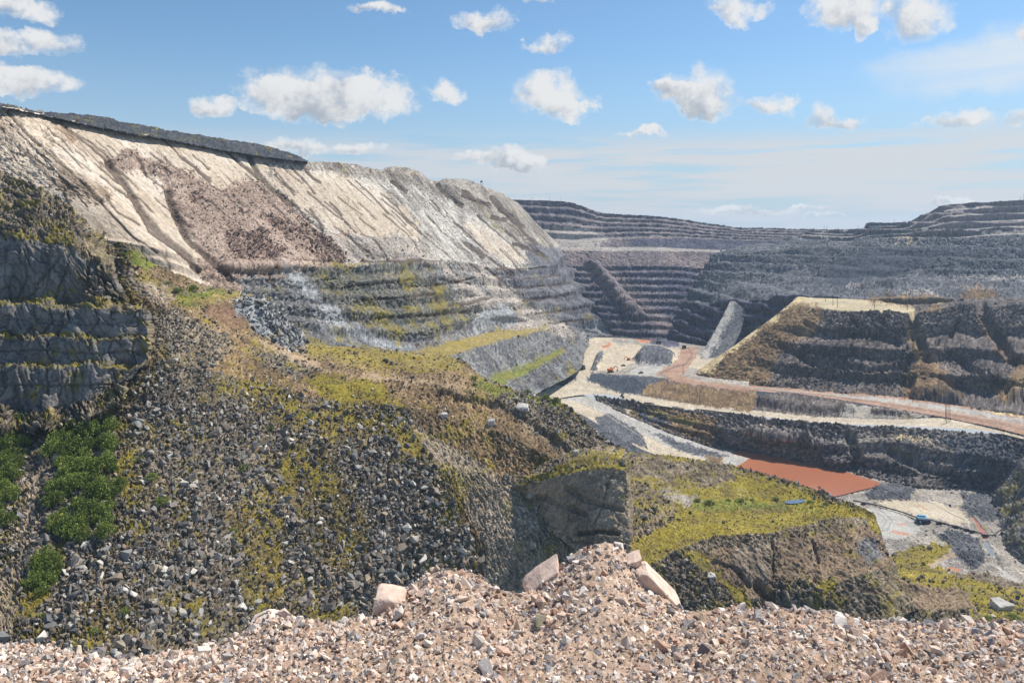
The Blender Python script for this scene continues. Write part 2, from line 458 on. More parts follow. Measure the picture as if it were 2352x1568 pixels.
SHEETS = {}
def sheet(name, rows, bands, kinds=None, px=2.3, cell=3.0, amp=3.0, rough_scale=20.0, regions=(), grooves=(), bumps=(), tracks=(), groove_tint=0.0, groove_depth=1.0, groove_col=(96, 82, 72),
          warp=7.0, wfreq=14.0, streak=(0.25, 0.03), ledge_mat=None, cell_aspect=1.0, mat_scale=0.5, fine=None, xyz=False,
          moss_slope=True, label='', cat='terrain', kind='structure', step=0.0, step_h=6.0, seed=1, fur=0.4, plates=None, dith=9.0, smooth=True, clampv=None):
    nr = len(rows)
    kinds = kinds or [None] * (nr - 1)
    ctl = [np.array(r if xyz else [P(*p) for p in r], np.float64) for r in rows]
    def proj(A):
        Y = np.maximum(A[..., 1], 0.5)
        return np.stack([A[..., 0] / Y * FL + CX, CY - A[..., 2] / Y * FL], -1)
    pc = [proj(c) for c in ctl]
    nc = len(ctl[0])
    seg = np.max([np.hypot(*(p[1:] - p[:-1]).T) for p in pc], axis=0)
    f = [0.0]
    for i in range(nc - 1):
        k = max(2, int(min(seg[i], 500) / px))
        f += list(i + (np.arange(1, k + 1) / k))
    f = np.array(f)
    lines = [catmull(c, f) for c in ctl]
    grid, bid = [], []
    for r in range(nr - 1):
        a, b = lines[r], lines[r + 1]
        dpx = np.percentile(np.hypot(*(proj(b) - proj(a)).T), 85)
        k = kinds[r]
        n = max(2, int(min(dpx, 600) / px))
        if k:
            n = max(n, k[1] * 9)
        ss = np.arange(n) / n
        if k is None:
            for i in range(n):
                grid.append(a + (b - a) * ss[i]); bid.append(r)
            continue
        # benches: steep face, then a sloping rubble ledge; the crest lines wander and break along the wall
        nb, ff, hf = k[1], k[2], k[3]
        zf = k[4] if len(k) > 4 else 0.97
        wv = k[5] if len(k) > 5 else 0.25
        arc = np.concatenate([[0], np.cumsum(np.linalg.norm(a[1:] - a[:-1], axis=1))])
        L_ = max(1.0, np.linalg.norm(b - a, axis=1).mean() / nb)
        sg, tg = np.meshgrid(arc / (L_ * 1.7), ss * nb)
        ph = ((fbm(sg * 0.22, tg * 0.35, sg * 0 + r, 2, 0.5, seed + 70 + r) - 0.5) * 3.0 + (fbm(sg, tg * 0.6, sg * 0 + r, 4, 0.6, seed + 71 + r) - 0.5) * 1.8) * wv
        q = ss[:, None] * nb + ph * np.clip(ss * nb * 2, 0, 1)[:, None] * np.clip((1 - ss) * nb * 2, 0, 1)[:, None]
        q = np.clip(q, 0, nb - 1e-4)
        kb = np.floor(q); fr = q - kb
        onf = fr < ff
        z = (kb + np.where(onf, fr / ff * zf, zf + (fr - ff) / (1 - ff) * (1 - zf))) / nb
        h = (kb + np.where(onf, fr / ff * hf, hf + (fr - ff) / (1 - ff) * (1 - hf))) / nb
        if len(k) > 6:                        # smooth flank on one side, benches on the other
            wcol = sstep(f / (nc - 1), k[6][0], k[6][1])[None, :]
            h = ss[:, None] * (1 - wcol) + h * wcol; z = ss[:, None] * (1 - wcol) + z * wcol
        for i in range(n):
            row = a + (b - a) * h[i][:, None]
            row[:, 2] = a[:, 2] + (b[:, 2] - a[:, 2]) * z[i]
            grid.append(row); bid.append(r)
    grid.append(lines[-1]); bid.append(nr - 2)
    G = np.array(grid)                       # (M, N, 3)
    M_, N_ = G.shape[:2]
    bid = np.repeat(np.array(bid)[:, None], N_, 1)
    ds = np.zeros((M_, N_)); ds[:, 1:] = np.linalg.norm(G[:, 1:] - G[:, :-1], axis=2)
    dt = np.zeros((M_, N_)); dt[1:] = np.linalg.norm(G[1:] - G[:-1], axis=2)
    S = np.cumsum(ds.mean(0))[None].repeat(M_, 0); T = np.cumsum(dt, 0)
    T = T - T.mean(0)[None] * 0
    # normals
    gu = np.gradient(G, axis=1); gv = np.gradient(G, axis=0)
    nrm = np.cross(gu, gv); nrm /= np.linalg.norm(nrm, axis=2, keepdims=True) + 1e-9
    sgn = np.sign(np.mean(np.sum(nrm * (-G), axis=2)))
    nrm *= sgn if sgn != 0 else 1
    # smooth the normals a little
    for _ in range(2):
        nrm[1:-1] = (nrm[:-2] + nrm[1:-1] + nrm[2:]) / 3
    nrm /= np.linalg.norm(nrm, axis=2, keepdims=True) + 1e-9
    UV = proj(G); U, V = UV[..., 0], UV[..., 1]
    x, y, z = G[..., 0], G[..., 1], G[..., 2]
    k = 1.0 / rough_scale
    big = fbm(x * k, y * k, z * k, 5, 0.55, seed)
    w1 = (fbm(U / wfreq, V / wfreq, U * 0, 3, 0.6, seed + 40) - 0.5) * 2 * warp * 1.6
    w2 = (fbm(U / wfreq, V / wfreq, U * 0 + 9, 3, 0.6, seed + 50) - 0.5) * 2 * warp * 1.6
    d1, d2, cid, dx, dy, rx, ry = cells(S / cell + w1 * 0.02, T / (cell * cell_aspect) + w2 * 0.02, seed)
    c2 = cells(S / (cell * 0.42), T / (cell * 0.42), seed + 3)
    UW, VW = U + w1 + (c2[2] - 0.5) * dith + (cid - 0.5) * dith, V + w2 + (c2[5]) * dith * 1.3 + rx * dith
    rid_m = np.array([RI[b] for b in bands])[bid]
    for reg in regions:
        rid_m = np.where(inpoly(UW, VW, reg[1]), RI[reg[0]], rid_m)
    steep = nrm[..., 2]
    if ledge_mat:
        lm = (steep > ledge_mat[1]) & np.isin(rid_m, [RI[n] for n in ledge_mat[2]])
        rid_m = np.where(lm, RI[ledge_mat[0]], rid_m)
    pr = TAB_P[rid_m]
    # displacement
    rub = 0.7 * (cid - 0.5) + 2.2 * (rx * dx + ry * dy) - 0.5 * (1 - sstep(d2 - d1, 0.0, 0.18))
    rub2 = 0.7 * (c2[2] - 0.5) + 2.2 * (c2[5] * c2[3] + c2[6] * c2[4])
    stk = fbm(S * streak[0], T * streak[1], S * 0, 4, 0.55, seed + 7, ridged=True)
    rockd = (big - 0.5) * 2.0 + (stk - 0.6) * fur
    fn = fbm(x * k * 9, y * k * 9, z * k * 9, 3, 0.6, seed + 61, ridged=True) - 0.6
    # stones are only raised where the grid is fine enough to carry them
    sp = np.maximum(np.maximum(dt, np.roll(dt, -1, 0)), ds)
    a1 = np.clip(cell / (2.2 * sp + 1e-6), 0.06, 1); a2 = np.clip(cell * 0.42 / (2.2 * sp + 1e-6), 0.06, 1)
    a3 = np.clip(rough_scale / 9 / (2.0 * sp + 1e-6), 0.1, 1)
    disp = amp * pr[..., 4] * (rockd + 0.35 * fn * a3) + cell * 0.85 * pr[..., 3] * (rub * a1 + 0.5 * rub2 * a2)
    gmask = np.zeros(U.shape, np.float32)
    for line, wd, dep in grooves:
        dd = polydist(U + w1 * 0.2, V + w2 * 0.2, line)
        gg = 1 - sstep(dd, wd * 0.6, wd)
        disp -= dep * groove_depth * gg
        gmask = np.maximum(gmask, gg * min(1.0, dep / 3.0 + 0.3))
    for poly, hgt, soft in bumps:            # mounds and hollows: distance from the outline inwards
        ins = inpoly(UW, VW, poly)
        dd = polydist(U, V, list(poly) + [poly[0]])
        disp += np.where(ins, hgt * sstep(dd, 0, soft), 0)
    if plates is not None:                    # slabs split off along joints: flat plates at slightly different levels
        pk = np.clip(pr[..., 4] * plates[3], 0, 1.2)
        if len(plates) > 4:                   # bedded rock: courses of blocks with upright joints
            e_, r1_, r2_ = bricks(S / plates[0] + w1 * 0.025, T / plates[1] + (big - 0.5) * 0.7 + w2 * 0.03, seed + 90)
            disp += (plates[2] * (r1_ - 0.5) * 2 - plates[2] * 1.0 * (1 - sstep(e_, 0.0, 0.10))) * pk
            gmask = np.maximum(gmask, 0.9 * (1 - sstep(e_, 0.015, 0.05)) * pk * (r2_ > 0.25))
            plates = None
    if plates is not None:
        pp = cells(S / plates[0] + (big - 0.5) * 0.6, T / plates[1] + (stk - 0.5) * 0.3, seed + 90)
        disp += plates[2] * (pp[2] - 0.5) * 2 * pk - plates[2] * 0.8 * (1 - sstep(pp[1] - pp[0], 0.0, 0.05)) * pk
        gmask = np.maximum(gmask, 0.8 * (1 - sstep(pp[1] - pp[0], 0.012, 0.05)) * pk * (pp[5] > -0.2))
        p2 = cells(S / plates[0] * 3.1 + (stk - 0.5) * 0.5, T / plates[1] * 1.7 + (big - 0.5) * 0.6, seed + 95)
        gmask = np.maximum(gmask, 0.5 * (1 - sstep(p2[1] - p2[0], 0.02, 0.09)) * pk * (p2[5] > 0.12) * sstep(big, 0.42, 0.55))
    if step > 0:                              # layered rock: small ledges cut by height
        q = (z + (big - 0.5) * step_h * 1.0) / step_h
        fq = q - np.floor(q)
        disp += step * (np.where(fq < 0.55, fq / 0.55, (1 - fq) / 0.45) - 0.5) * np.clip(pr[..., 4], 0, 1.3)
    # keep the outline of the sheet in place
    D = G + nrm * disp[..., None]
    # colour
    n1 = sstep(big, 0.36, 0.64)[..., None]
    col = TAB_A[rid_m] * (1 - n1) + TAB_B[rid_m] * n1
    sk = (sstep(stk, 0.62, 0.86) * pr[..., 1])[..., None]
    col = col * (1 - sk) + TAB_C[rid_m] * sk
    sk2 = fbm(S * streak[0] * 3.2, T * streak[1] * 2.2, S * 0 + 4, 3, 0.5, seed + 17, ridged=True)
    sk2 = (sstep(sk2, 0.78, 0.93) * np.clip(pr[..., 4], 0, 1) * 0.55 * sstep(big, 0.40, 0.58))[..., None]
    col = col * (1 - sk2) + col * TAB_C[rid_m] * 0.8 * sk2
    for mname, line, wd, a_ in tracks:
        dd = polydist(U + w1 * 0.25, V + w2 * 0.25, line)
        tk = ((1 - sstep(dd, wd * 0.4, wd)) * a_)[..., None]
        col = col * (1 - tk) + TAB_A[RI[mname]] * tk
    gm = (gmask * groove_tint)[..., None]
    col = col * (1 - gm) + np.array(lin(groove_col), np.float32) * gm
    br = np.exp(pr[..., 0] * ((cid - 0.5) * 1.5 + (c2[2] - 0.5) * 1.5))
    br = br * np.exp((RNG.random(br.shape) - 0.5) * (0.22 + 0.9 * pr[..., 0]))
    br = br * (0.9 + 0.2 * fbm(x * k * 7, y * k * 7, z * k * 7, 3, 0.6, seed + 21))
    col = col * np.clip(br, 0.25, 2.2)[..., None]
    mossn = fbm(x * k * 1.3, y * k * 1.3, z * k * 1.3, 5, 0.62, seed + 31)
    ms = pr[..., 2]
    if moss_slope:
        ms = ms * (0.45 + 0.75 * np.clip(steep, 0, 1)) + 0.0
    mossn = mossn + 0.10 * (c2[2] - 0.5) + 0.10 * (cid - 0.5)
    mm = sstep(mossn, 0.60 - ms * 0.36, 0.76 - ms * 0.36) * (ms > 0.005)
    mc = fbm(x * k * 4, y * k * 4, z * k * 4, 3, 0.6, seed + 33)[..., None]
    mcol = MOSS_A * mc * 1.3 + MOSS_B * (1 - mc)
    mm = (mm * 0.9 * np.where(c2[2] < 0.62, 1.0, 0.25))[..., None]
    col = np.clip(col * (1 - mm) + mcol * mm, 0.004, 0.85)
    idx = np.arange(M_ * N_).reshape(M_, N_)
    q = np.stack([idx[:-1, :-1], idx[1:, :-1], idx[1:, 1:], idx[:-1, 1:]], -1)
    if sgn < 0:
        q = q[..., ::-1]
    me = mesh_from_arrays(name, D.reshape(-1, 3), q.ravel(), 4, col.reshape(-1, 3), smooth)
    key = ('ground', round(mat_scale, 4))
    mt = GM.get(key)
    if mt is None:
        mt = GM[key] = ground_material('rock_ground_%d' % len(GM), mat_scale)
    o = link(name, me, mt)
    tag(o, label or None, cat, None, kind)
    SHEETS[name] = dict(G=D, U=proj(D)[..., 0], V=proj(D)[..., 1], n=nrm, mat=rid_m, moss=mm[..., 0], obj=o)
    return o
GM = {}
import time as _t
_t0 = _t.time()
def lap(s):
    print('LAP %-22s %.1f' % (s, _t.time() - _t0))


# ================================================================== TERRAIN
# ---- wide plain beyond the rim, to the horizon
def plain_ring():
    rad = [2150, 2400, 3000, 4500, 7500]
    A = 120
    co = []
    for r in rad:
        for k in range(A):
            a = 2 * math.pi * k / A
            co.append((r * math.sin(a), 300 + r * math.cos(a), -6.0 + (0 if r < 2200 else -3) + 2 * math.sin(a * 9 + r)))
    f = []
    for i in range(len(rad) - 1):
        for k in range(A):
            k2 = (k + 1) % A
            f += [i * A + k, i * A + k2, (i + 1) * A + k2, (i + 1) * A + k]
    co = np.array(co); cols = np.tile(np.array(lin((88, 96, 80)), np.float32), (len(co), 1))
    me = mesh_from_arrays('ground', co, np.array(f), 4, cols)
    o = link('ground', me, ground_material('plain_ground', 0.02))
    tag(o, 'flat green-grey plain reaching to the horizon beyond the pit rim', 'ground', None, 'structure')
plain_ring()

# ---- far end of the pit
far_rows = [
    [(1178, 459, 1830), (1240, 460, 1840), (1309, 465, 1850), (1389, 489, 1870), (1507, 497, 1890), (1601, 509, 1900), (1700, 522, 1910), (1800, 525, 1915), (1900, 528, 1920), (1990, 530, 1920)],
    [(1235, 545, 1720), (1270, 553, 1720), (1320, 556, 1725), (1390, 550, 1740), (1507, 545, 1760), (1590, 548, 1775), (1680, 552, 1790), (1780, 554, 1800), (1880, 556, 1800), (1990, 560, 1800)],
    [(1250, 565, 1690), (1280, 567, 1690), (1330, 568, 1695), (1400, 568, 1700), (1507, 569, 1715), (1585, 572, 1730), (1660, 575, 1745), (1760, 577, 1760), (1880, 580, 1760), (1990, 590, 1760)],
    [(1258, 575, 1660), (1285, 574, 1660), (1335, 576, 1660), (1405, 577, 1665), (1507, 577, 1675), (1580, 578, 1690), (1650, 580, 1710), (1760, 590, 1720), (1880, 600, 1720), (1990, 610, 1720)],
    [(1280, 610, 1610), (1305, 612, 1610), (1360, 612, 1615), (1420, 612, 1618), (1507, 612, 1625), (1570, 613, 1640), (1630, 620, 1660), (1740, 630, 1690), (1880, 640, 1690), (1990, 650, 1690)],
    [(1430, 780, 1438), (1444, 780, 1438), (1460, 782, 1436), (1475, 783, 1434), (1490, 784, 1432), (1506, 785, 1434), (1522, 786, 1438), (1640, 796, 1450), (1880, 800, 1500), (1990, 800, 1500)],
]
sheet('pit_wall_far', far_rows, ['farwall', 'fardark', 'ledge', 'farpink', 'fardark'],
      kinds=[('bench', 5, 0.5, 0.12, 0.7, 0.3), None, None, None, ('bench', 10, 0.5, 0.12, 0.62, 0.55)], px=2.0, cell=6, amp=4.0, rough_scale=45, mat_scale=0.12,
      ledge_mat=('farwall', 0.9, ['fardark']), streak=(0.06, 0.01), warp=5,
      regions=[('ledge', [(1180, 470), (1260, 480), (1330, 510), (1400, 550), (1340, 578), (1250, 578), (1220, 540)]),
               ('farpink', [(1290, 575), (1370, 575), (1560, 760), (1520, 770), (1420, 700), (1340, 630)]),
               ('farwall', [(1180, 455), (1330, 462), (1420, 490), (1420, 520), (1200, 520)])],
      bumps=[([(1330, 590), (1380, 600), (1500, 735), (1440, 735), (1380, 660)], 14, 18)],
      label='stepped blue-grey far end wall of the open pit', cat='pit wall', seed=3)
lap('far')

# ---- long left wall
rim = [(-250, 205, 435), (0, 243, 480), (133, 271, 540), (267, 299, 600), (400, 321, 670), (533, 348, 760), (703, 370, 860), (790, 379, 935), (863, 390, 1010),
       (963, 400, 1120), (1060, 416, 1240), (1139, 438, 1420), (1172, 456, 1600), (1188, 466, 1800)]
back = [(-250, 200, 480), (0, 240, 530), (133, 268, 590), (267, 296, 660), (400, 318, 730), (533, 346, 820), (703, 370, 920), (790, 376, 1000), (863, 389, 1060),
        (912, 385, 1170), (1060, 413, 1300), (1135, 436, 1480), (1168, 455, 1660), (1184, 465, 1850)]
mid = [(-120, 490, 425), (330, 560, 465), (450, 600, 520), (545, 607, 580), (640, 606, 640), (760, 606, 730), (900, 597, 830), (965, 594, 900), (1030, 592, 985),
       (1140, 612, 1120), (1220, 608, 1260), (1262, 603, 1420), (1282, 590, 1560), (1298, 576, 1690)]
mid2 = [(-110, 498, 415), (342, 567, 455), (462, 606, 508), (555, 611, 568), (652, 611, 628), (772, 611, 718), (912, 602, 818), (978, 599, 888), (1042, 597, 973),
        (1150, 617, 1110), (1228, 613, 1250), (1268, 608, 1410), (1287, 594, 1550), (1302, 580, 1680)]
low = [(0, 640, 425), (400, 700, 460), (500, 725, 500), (590, 745, 550), (690, 770, 600), (835, 792, 670), (970, 802, 755), (1030, 787, 830), (1095, 768, 925),
       (1246, 744, 1120), (1298, 750, 1265), (1338, 762, 1450), (1388, 768, 1460), (1450, 772, 1460)]
low2 = [(330, 700, 410), (430, 720, 440), (540, 745, 470), (630, 765, 520), (740, 790, 565), (880, 812, 630), (1005, 826, 715), (1060, 808, 790), (1130, 788, 890),
        (1262, 752, 1090), (1306, 757, 1240), (1345, 768, 1435), (1392, 774, 1445), (1452, 778, 1450)]
low3 = [(380, 760, 400), (480, 770, 425), (600, 790, 455), (690, 810, 500), (800, 830, 545), (940, 850, 610), (1070, 866, 690), (1110, 866, 750), (1160, 864, 850),
        (1288, 802, 1080), (1318, 790, 1230), (1350, 774, 1425), (1395, 778, 1440), (1454, 782, 1440)]
low4 = [(400, 790, 390), (500, 800, 415), (620, 815, 445), (710, 835, 490), (820, 850, 530), (960, 868, 595), (1090, 880, 672), (1130, 880, 735), (1178, 872, 835),
        (1298, 808, 1065), (1324, 795, 1220), (1353, 777, 1418), (1396, 780, 1435), (1455, 784, 1435)]
low5 = [(440, 850, 380), (540, 860, 405), (660, 870, 430), (750, 890, 470), (860, 900, 510), (1000, 920, 570), (1140, 930, 650), (1190, 925, 710), (1240, 900, 880),
        (1330, 850, 1050), (1345, 805, 1240), (1365, 785, 1400), (1400, 785, 1420), (1460, 790, 1420)]
def widen(row, at):
    q = np.array(row, float)
    f = sorted(list(range(len(row))) + at)
    return [tuple(x) for x in catmull(q, np.array(f, float))]
NEWC = [8.35, 8.7, 9.25, 9.6]
rim, back, mid, mid2, low, low2, low3, low4, low5 = [widen(r, NEWC) for r in (rim, back, mid, mid2, low, low2, low3, low4, low5)]
back[9] = (905, 383, 1120); back[10] = (940, 385, 1150); back[11] = (962, 396, 1180); back[12] = (990, 414, 1210); back[13] = (1025, 412, 1260); back[14] = (1066, 412, 1310)
rim[9] = (898, 393, 1050); rim[10] = (930, 400, 1085); rim[12] = (992, 422, 1155)
fan = [(247, 364), (293, 341), (333, 361), (363, 369), (417, 388), (467, 418), (517, 439), (540, 431), (567, 414), (593, 414), (633, 444), (667, 471), (700, 498),
       (750, 531), (800, 540), (800, 610), (545, 640), (515, 630), (467, 581), (427, 541), (393, 491), (383, 448), (360, 414), (333, 401), (300, 388), (277, 384), (247, 374)]
wl_regions = [
    ('greywhite', [(640, 340), (860, 380), (1000, 400), (1100, 410), (1230, 500), (1300, 570), (1270, 620), (1140, 625), (1020, 600), (830, 600), (700, 510), (640, 430), (615, 400)]),
    ('greyrock', [(700, 360), (860, 382), (1000, 400), (1100, 410), (1220, 470), (1310, 570), (1270, 610), (1180, 560), (1080, 480), (960, 430), (830, 410), (700, 385)]),
    ('white', [(618, 385), (700, 388), (800, 410), (870, 435), (930, 480), (975, 525), (960, 548), (900, 540), (840, 552), (780, 535), (720, 505), (670, 465), (640, 430)]),
    ('white', [(1060, 500), (1110, 520), (1180, 570), (1230, 600), (1160, 604), (1100, 560)]),
    ('stained', [(-200, 200), (0, 246), (60, 262), (150, 285), (180, 330), (110, 345), (190, 400), (270, 440), (230, 470), (150, 450), (40, 400), (-200, 420)]),
    ('white', [(120, 430), (250, 500), (400, 560), (480, 600), (545, 650), (545, 700), (400, 700), (200, 580)]),
    ('pinktalus', [(470, 585), (500, 620), (560, 665), (540, 690), (480, 660), (440, 610)]),
    ('pinktalus', fan),
    ('greytalus', [(700, 500), (750, 530), (800, 555), (850, 560), (905, 545), (960, 552), (1020, 600), (1100, 660), (1170, 720), (1250, 750), (1180, 755), (1100, 735), (1060, 690), (1020, 620), (1000, 600), (840, 600), (790, 606), (740, 560)]),
    ('greytalus', [(1130, 720), (1190, 722), (1300, 740), (1340, 770), (1300, 775), (1230, 760)]),
    ('debris', [(500, 545), (530, 530), (545, 550), (590, 530), (620, 545), (600, 565), (650, 580), (640, 600), (560, 606), (520, 590)]),
    ('debris', [(590, 505), (640, 510), (680, 530), (740, 545), (800, 590), (800, 604), (720, 600), (690, 565), (640, 540)]), ('debris', [(425, 455), (450, 440), (465, 465), (440, 478)]),
    ('mossgrey', [(700, 612), (800, 604), (950, 606), (1000, 640), (1060, 690), (1110, 720), (1090, 745), (1000, 765), (930, 780), (860, 765), (790, 720), (740, 680)]),
    ('paleblue', [(640, 612), (690, 625), (745, 690), (830, 760), (950, 795), (950, 810), (850, 796), (760, 735), (690, 665)]),
    ('paleblue', [(1090, 740), (1110, 715), (1160, 700), (1190, 735), (1140, 755), (1090, 765)]),
    ('darkgrey', [(1140, 618), (1270, 606), (1310, 600), (1360, 690), (1400, 760), (1350, 765), (1260, 700), (1180, 660)]),
    ('darkgrey', [(1195, 560), (1290, 570), (1330, 600), (1390, 680), (1470, 780), (1340, 775), (1290, 740), (1250, 660), (1225, 606)]),
    ('greytalus', [(1050, 600), (1120, 615), (1200, 690), (1320, 768), (1250, 745), (1150, 690)]),
    ('paleblue', [(1340, 740), (1400, 735), (1440, 760), (1420, 775), (1340, 775)]),
    ('olive', [(930, 815), (1000, 795), (1100, 772), (1200, 752), (1250, 746), (1262, 753), (1140, 780), (1070, 805), (1005, 828)]),
    ('green', [(1120, 870), (1170, 855), (1240, 825), (1290, 803), (1300, 808), (1190, 868), (1150, 888)]),
]
wl_grooves = [
    ([(247, 374), (293, 434), (320, 481), (367, 534), (433, 591), (455, 622)], 9, 6.0),
    ([(320, 481), (345, 530), (400, 570), (440, 600)], 6, 4.0),
    ([(520, 346), (550, 374), (593, 411)], 5, 4.5),
    ([(573, 357), (593, 401), (633, 444), (670, 471)], 8, 6.0),
    ([(360, 307), (417, 361), (483, 416)], 3, 2.0),
    ([(150, 294), (207, 338), (247, 371)], 4, 2.5),
    ([(383, 441), (400, 497), (433, 551), (477, 591), (533, 644)], 8, 5.5),
    ([(20, 255), (60, 300), (95, 330)], 6, 3.0), ([(240, 450), (275, 490), (320, 515)], 3, 2.0),
    ([(160, 300), (260, 360)], 2.5, 1.5), ([(100, 340), (200, 430), (300, 540), (360, 580)], 3, 2.0),
    ([(700, 385), (720, 410), (735, 420)], 4, 3.5), ([(670, 460), (700, 500), (750, 530)], 4, 4.0), ([(712, 480), (745, 525)], 4, 3.0),
    ([(1005, 425), (1030, 450), (1060, 475)], 6, 6.0), ([(1065, 440), (1120, 475)], 7, 7.0), ([(1130, 500), (1160, 505)], 6, 6.0),
    ([(1070, 560), (1110, 590)], 6, 5.0), ([(1180, 560), (1260, 590)], 5, 5.0), ([(900, 420), (930, 440)], 6, 5.0),
]
for (a, b, c, d, w, dep) in [(1139, 618, 1256, 612, 3.5, 4), (1203, 690, 1320, 674, 4, 5), (1150, 640, 1290, 632, 3, 3), (1180, 662, 1310, 650, 3, 3), (1230, 720, 1350, 705, 3.5, 4), (1260, 742, 1370, 730, 3, 4),
                              (1010, 640, 1080, 652, 4, 4), (960, 660, 1085, 640, 3, 3), (830, 600, 1020, 598, 3, 3), (1030, 700, 1120, 690, 4, 4), (790, 660, 960, 640, 3.5, 3.5), (820, 690, 1000, 676, 3.5, 3.5), (860, 730, 1080, 716, 4, 4), (1060, 450, 1130, 470, 4, 5), (1130, 455, 1200, 520, 6, 8), (1150, 480, 1230, 560, 5, 6)]:
    wl_grooves.append(([(a, b), ((a + c) / 2, (b + d) / 2 + 2), (c, d)], w, dep))
for k in range(110):   # joints running down the slabs
    u0 = random.uniform(60, 1180); v0 = 250 + (u0 * 0.17 if u0 < 1000 else u0 * 0.19) + random.uniform(20, 150)
    ln = random.uniform(25, 90)
    wl_grooves.append(([(u0, v0), (u0 + ln * 0.45, v0 + ln * 0.38), (u0 + ln * 0.9, v0 + ln * random.uniform(0.7, 0.95))], random.uniform(1.5, 3.0), random.uniform(1.4, 3.0)))
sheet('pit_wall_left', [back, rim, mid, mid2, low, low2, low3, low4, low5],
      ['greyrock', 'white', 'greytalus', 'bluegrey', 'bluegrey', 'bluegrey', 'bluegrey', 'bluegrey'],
      kinds=[None, None, None, ('bench', 5, 0.5, 0.14, 0.68, 0.6), None, ('bench', 2, 0.6, 0.5, 0.75, 0.5), None, ('bench', 2, 0.6, 0.5, 0.75, 0.5)], px=2.0, cell=3.2, amp=4.5, groove_tint=0.8, groove_depth=0.4, groove_col=(78, 64, 56), plates=(17, 60, 0.45, 6.0), rough_scale=38, mat_scale=0.25,  # groove tint paints brown weathering and the gullies' shadow into the rock colour
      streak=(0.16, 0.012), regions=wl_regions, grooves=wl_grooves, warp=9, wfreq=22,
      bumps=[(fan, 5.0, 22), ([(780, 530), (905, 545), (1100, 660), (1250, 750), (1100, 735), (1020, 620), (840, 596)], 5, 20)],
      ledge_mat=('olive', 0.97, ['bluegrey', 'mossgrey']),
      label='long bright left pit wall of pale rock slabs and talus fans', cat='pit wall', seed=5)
lap('left')

# ---- black overburden heap on the left rim
heap_top = [(-250, 203, 470), (-120, 218, 490), (0, 239, 515), (100, 257, 560), (233, 268, 625), (367, 297, 700), (500, 317, 765), (600, 333, 830), (667, 350, 865), (706, 369, 880)]
heap_bot = [(-250, 208, 440), (-120, 226, 455), (0, 245, 478), (100, 265, 525), (233, 294, 585), (367, 317, 650), (500, 343, 738), (600, 359, 800), (667, 367, 835), (706, 372, 858)]
heap_bot = [(u, v + 1, d * 0.975) for u, v, d in heap_bot]
heap_in = [(u, v + 3, d * 1.04) for u, v, d in heap_bot]
heap_back = [(u, v + 6, d + 70) for u, v, d in heap_top]
sheet('overburden_heap', [heap_back, heap_top, heap_bot, heap_in], ['black', 'black', 'black'], px=2.0, cell=4.5, amp=4.0, rough_scale=12, mat_scale=0.4,
      label='dark waste rock heap lying along the left rim', cat='heap', seed=8)

# ---- upper right: stepped dump and the right wall behind the sand pad
ur = [
    [(1880, 527, 1900), (1965, 527, 1800), (2000, 514, 1760), (2075, 512, 1720), (2150, 479, 1690), (2180, 469, 1680), (2300, 463, 1650), (2500, 452, 1600)],
    [(1800, 548, 1850), (1930, 556, 1700), (2000, 549, 1660), (2070, 545, 1620), (2150, 548, 1580), (2190, 547, 1570), (2300, 540, 1530), (2500, 535, 1500)],
    [(1640, 579, 1700), (1850, 575, 1620), (1950, 568, 1570), (2030, 566, 1540), (2120, 572, 1500), (2190, 574, 1480), (2300, 572, 1440), (2500, 570, 1400)],
    [(1600, 640, 1600), (1760, 640, 1500), (1880, 640, 1430), (1990, 640, 1390), (2080, 628, 1400), (2170, 630, 1370), (2300, 632, 1330), (2500, 635, 1290)],
    [(1580, 672, 1560), (1720, 665, 1410), (1850, 662, 1310), (1960, 668, 1290), (2060, 652, 1300), (2170, 660, 1270), (2300, 662, 1240), (2500, 665, 1200)],
    [(1565, 705, 1530), (1690, 692, 1340), (1840, 682, 1215), (1950, 686, 1200), (2060, 690, 1180), (2170, 690, 1170), (2300, 692, 1150), (2500, 695, 1120)],
    [(1540, 770, 1450), (1625, 790, 1320), (1800, 790, 1180), (1950, 760, 1150), (2060, 750, 1140), (2170, 750, 1130), (2300, 750, 1110), (2500, 750, 1090)],
]
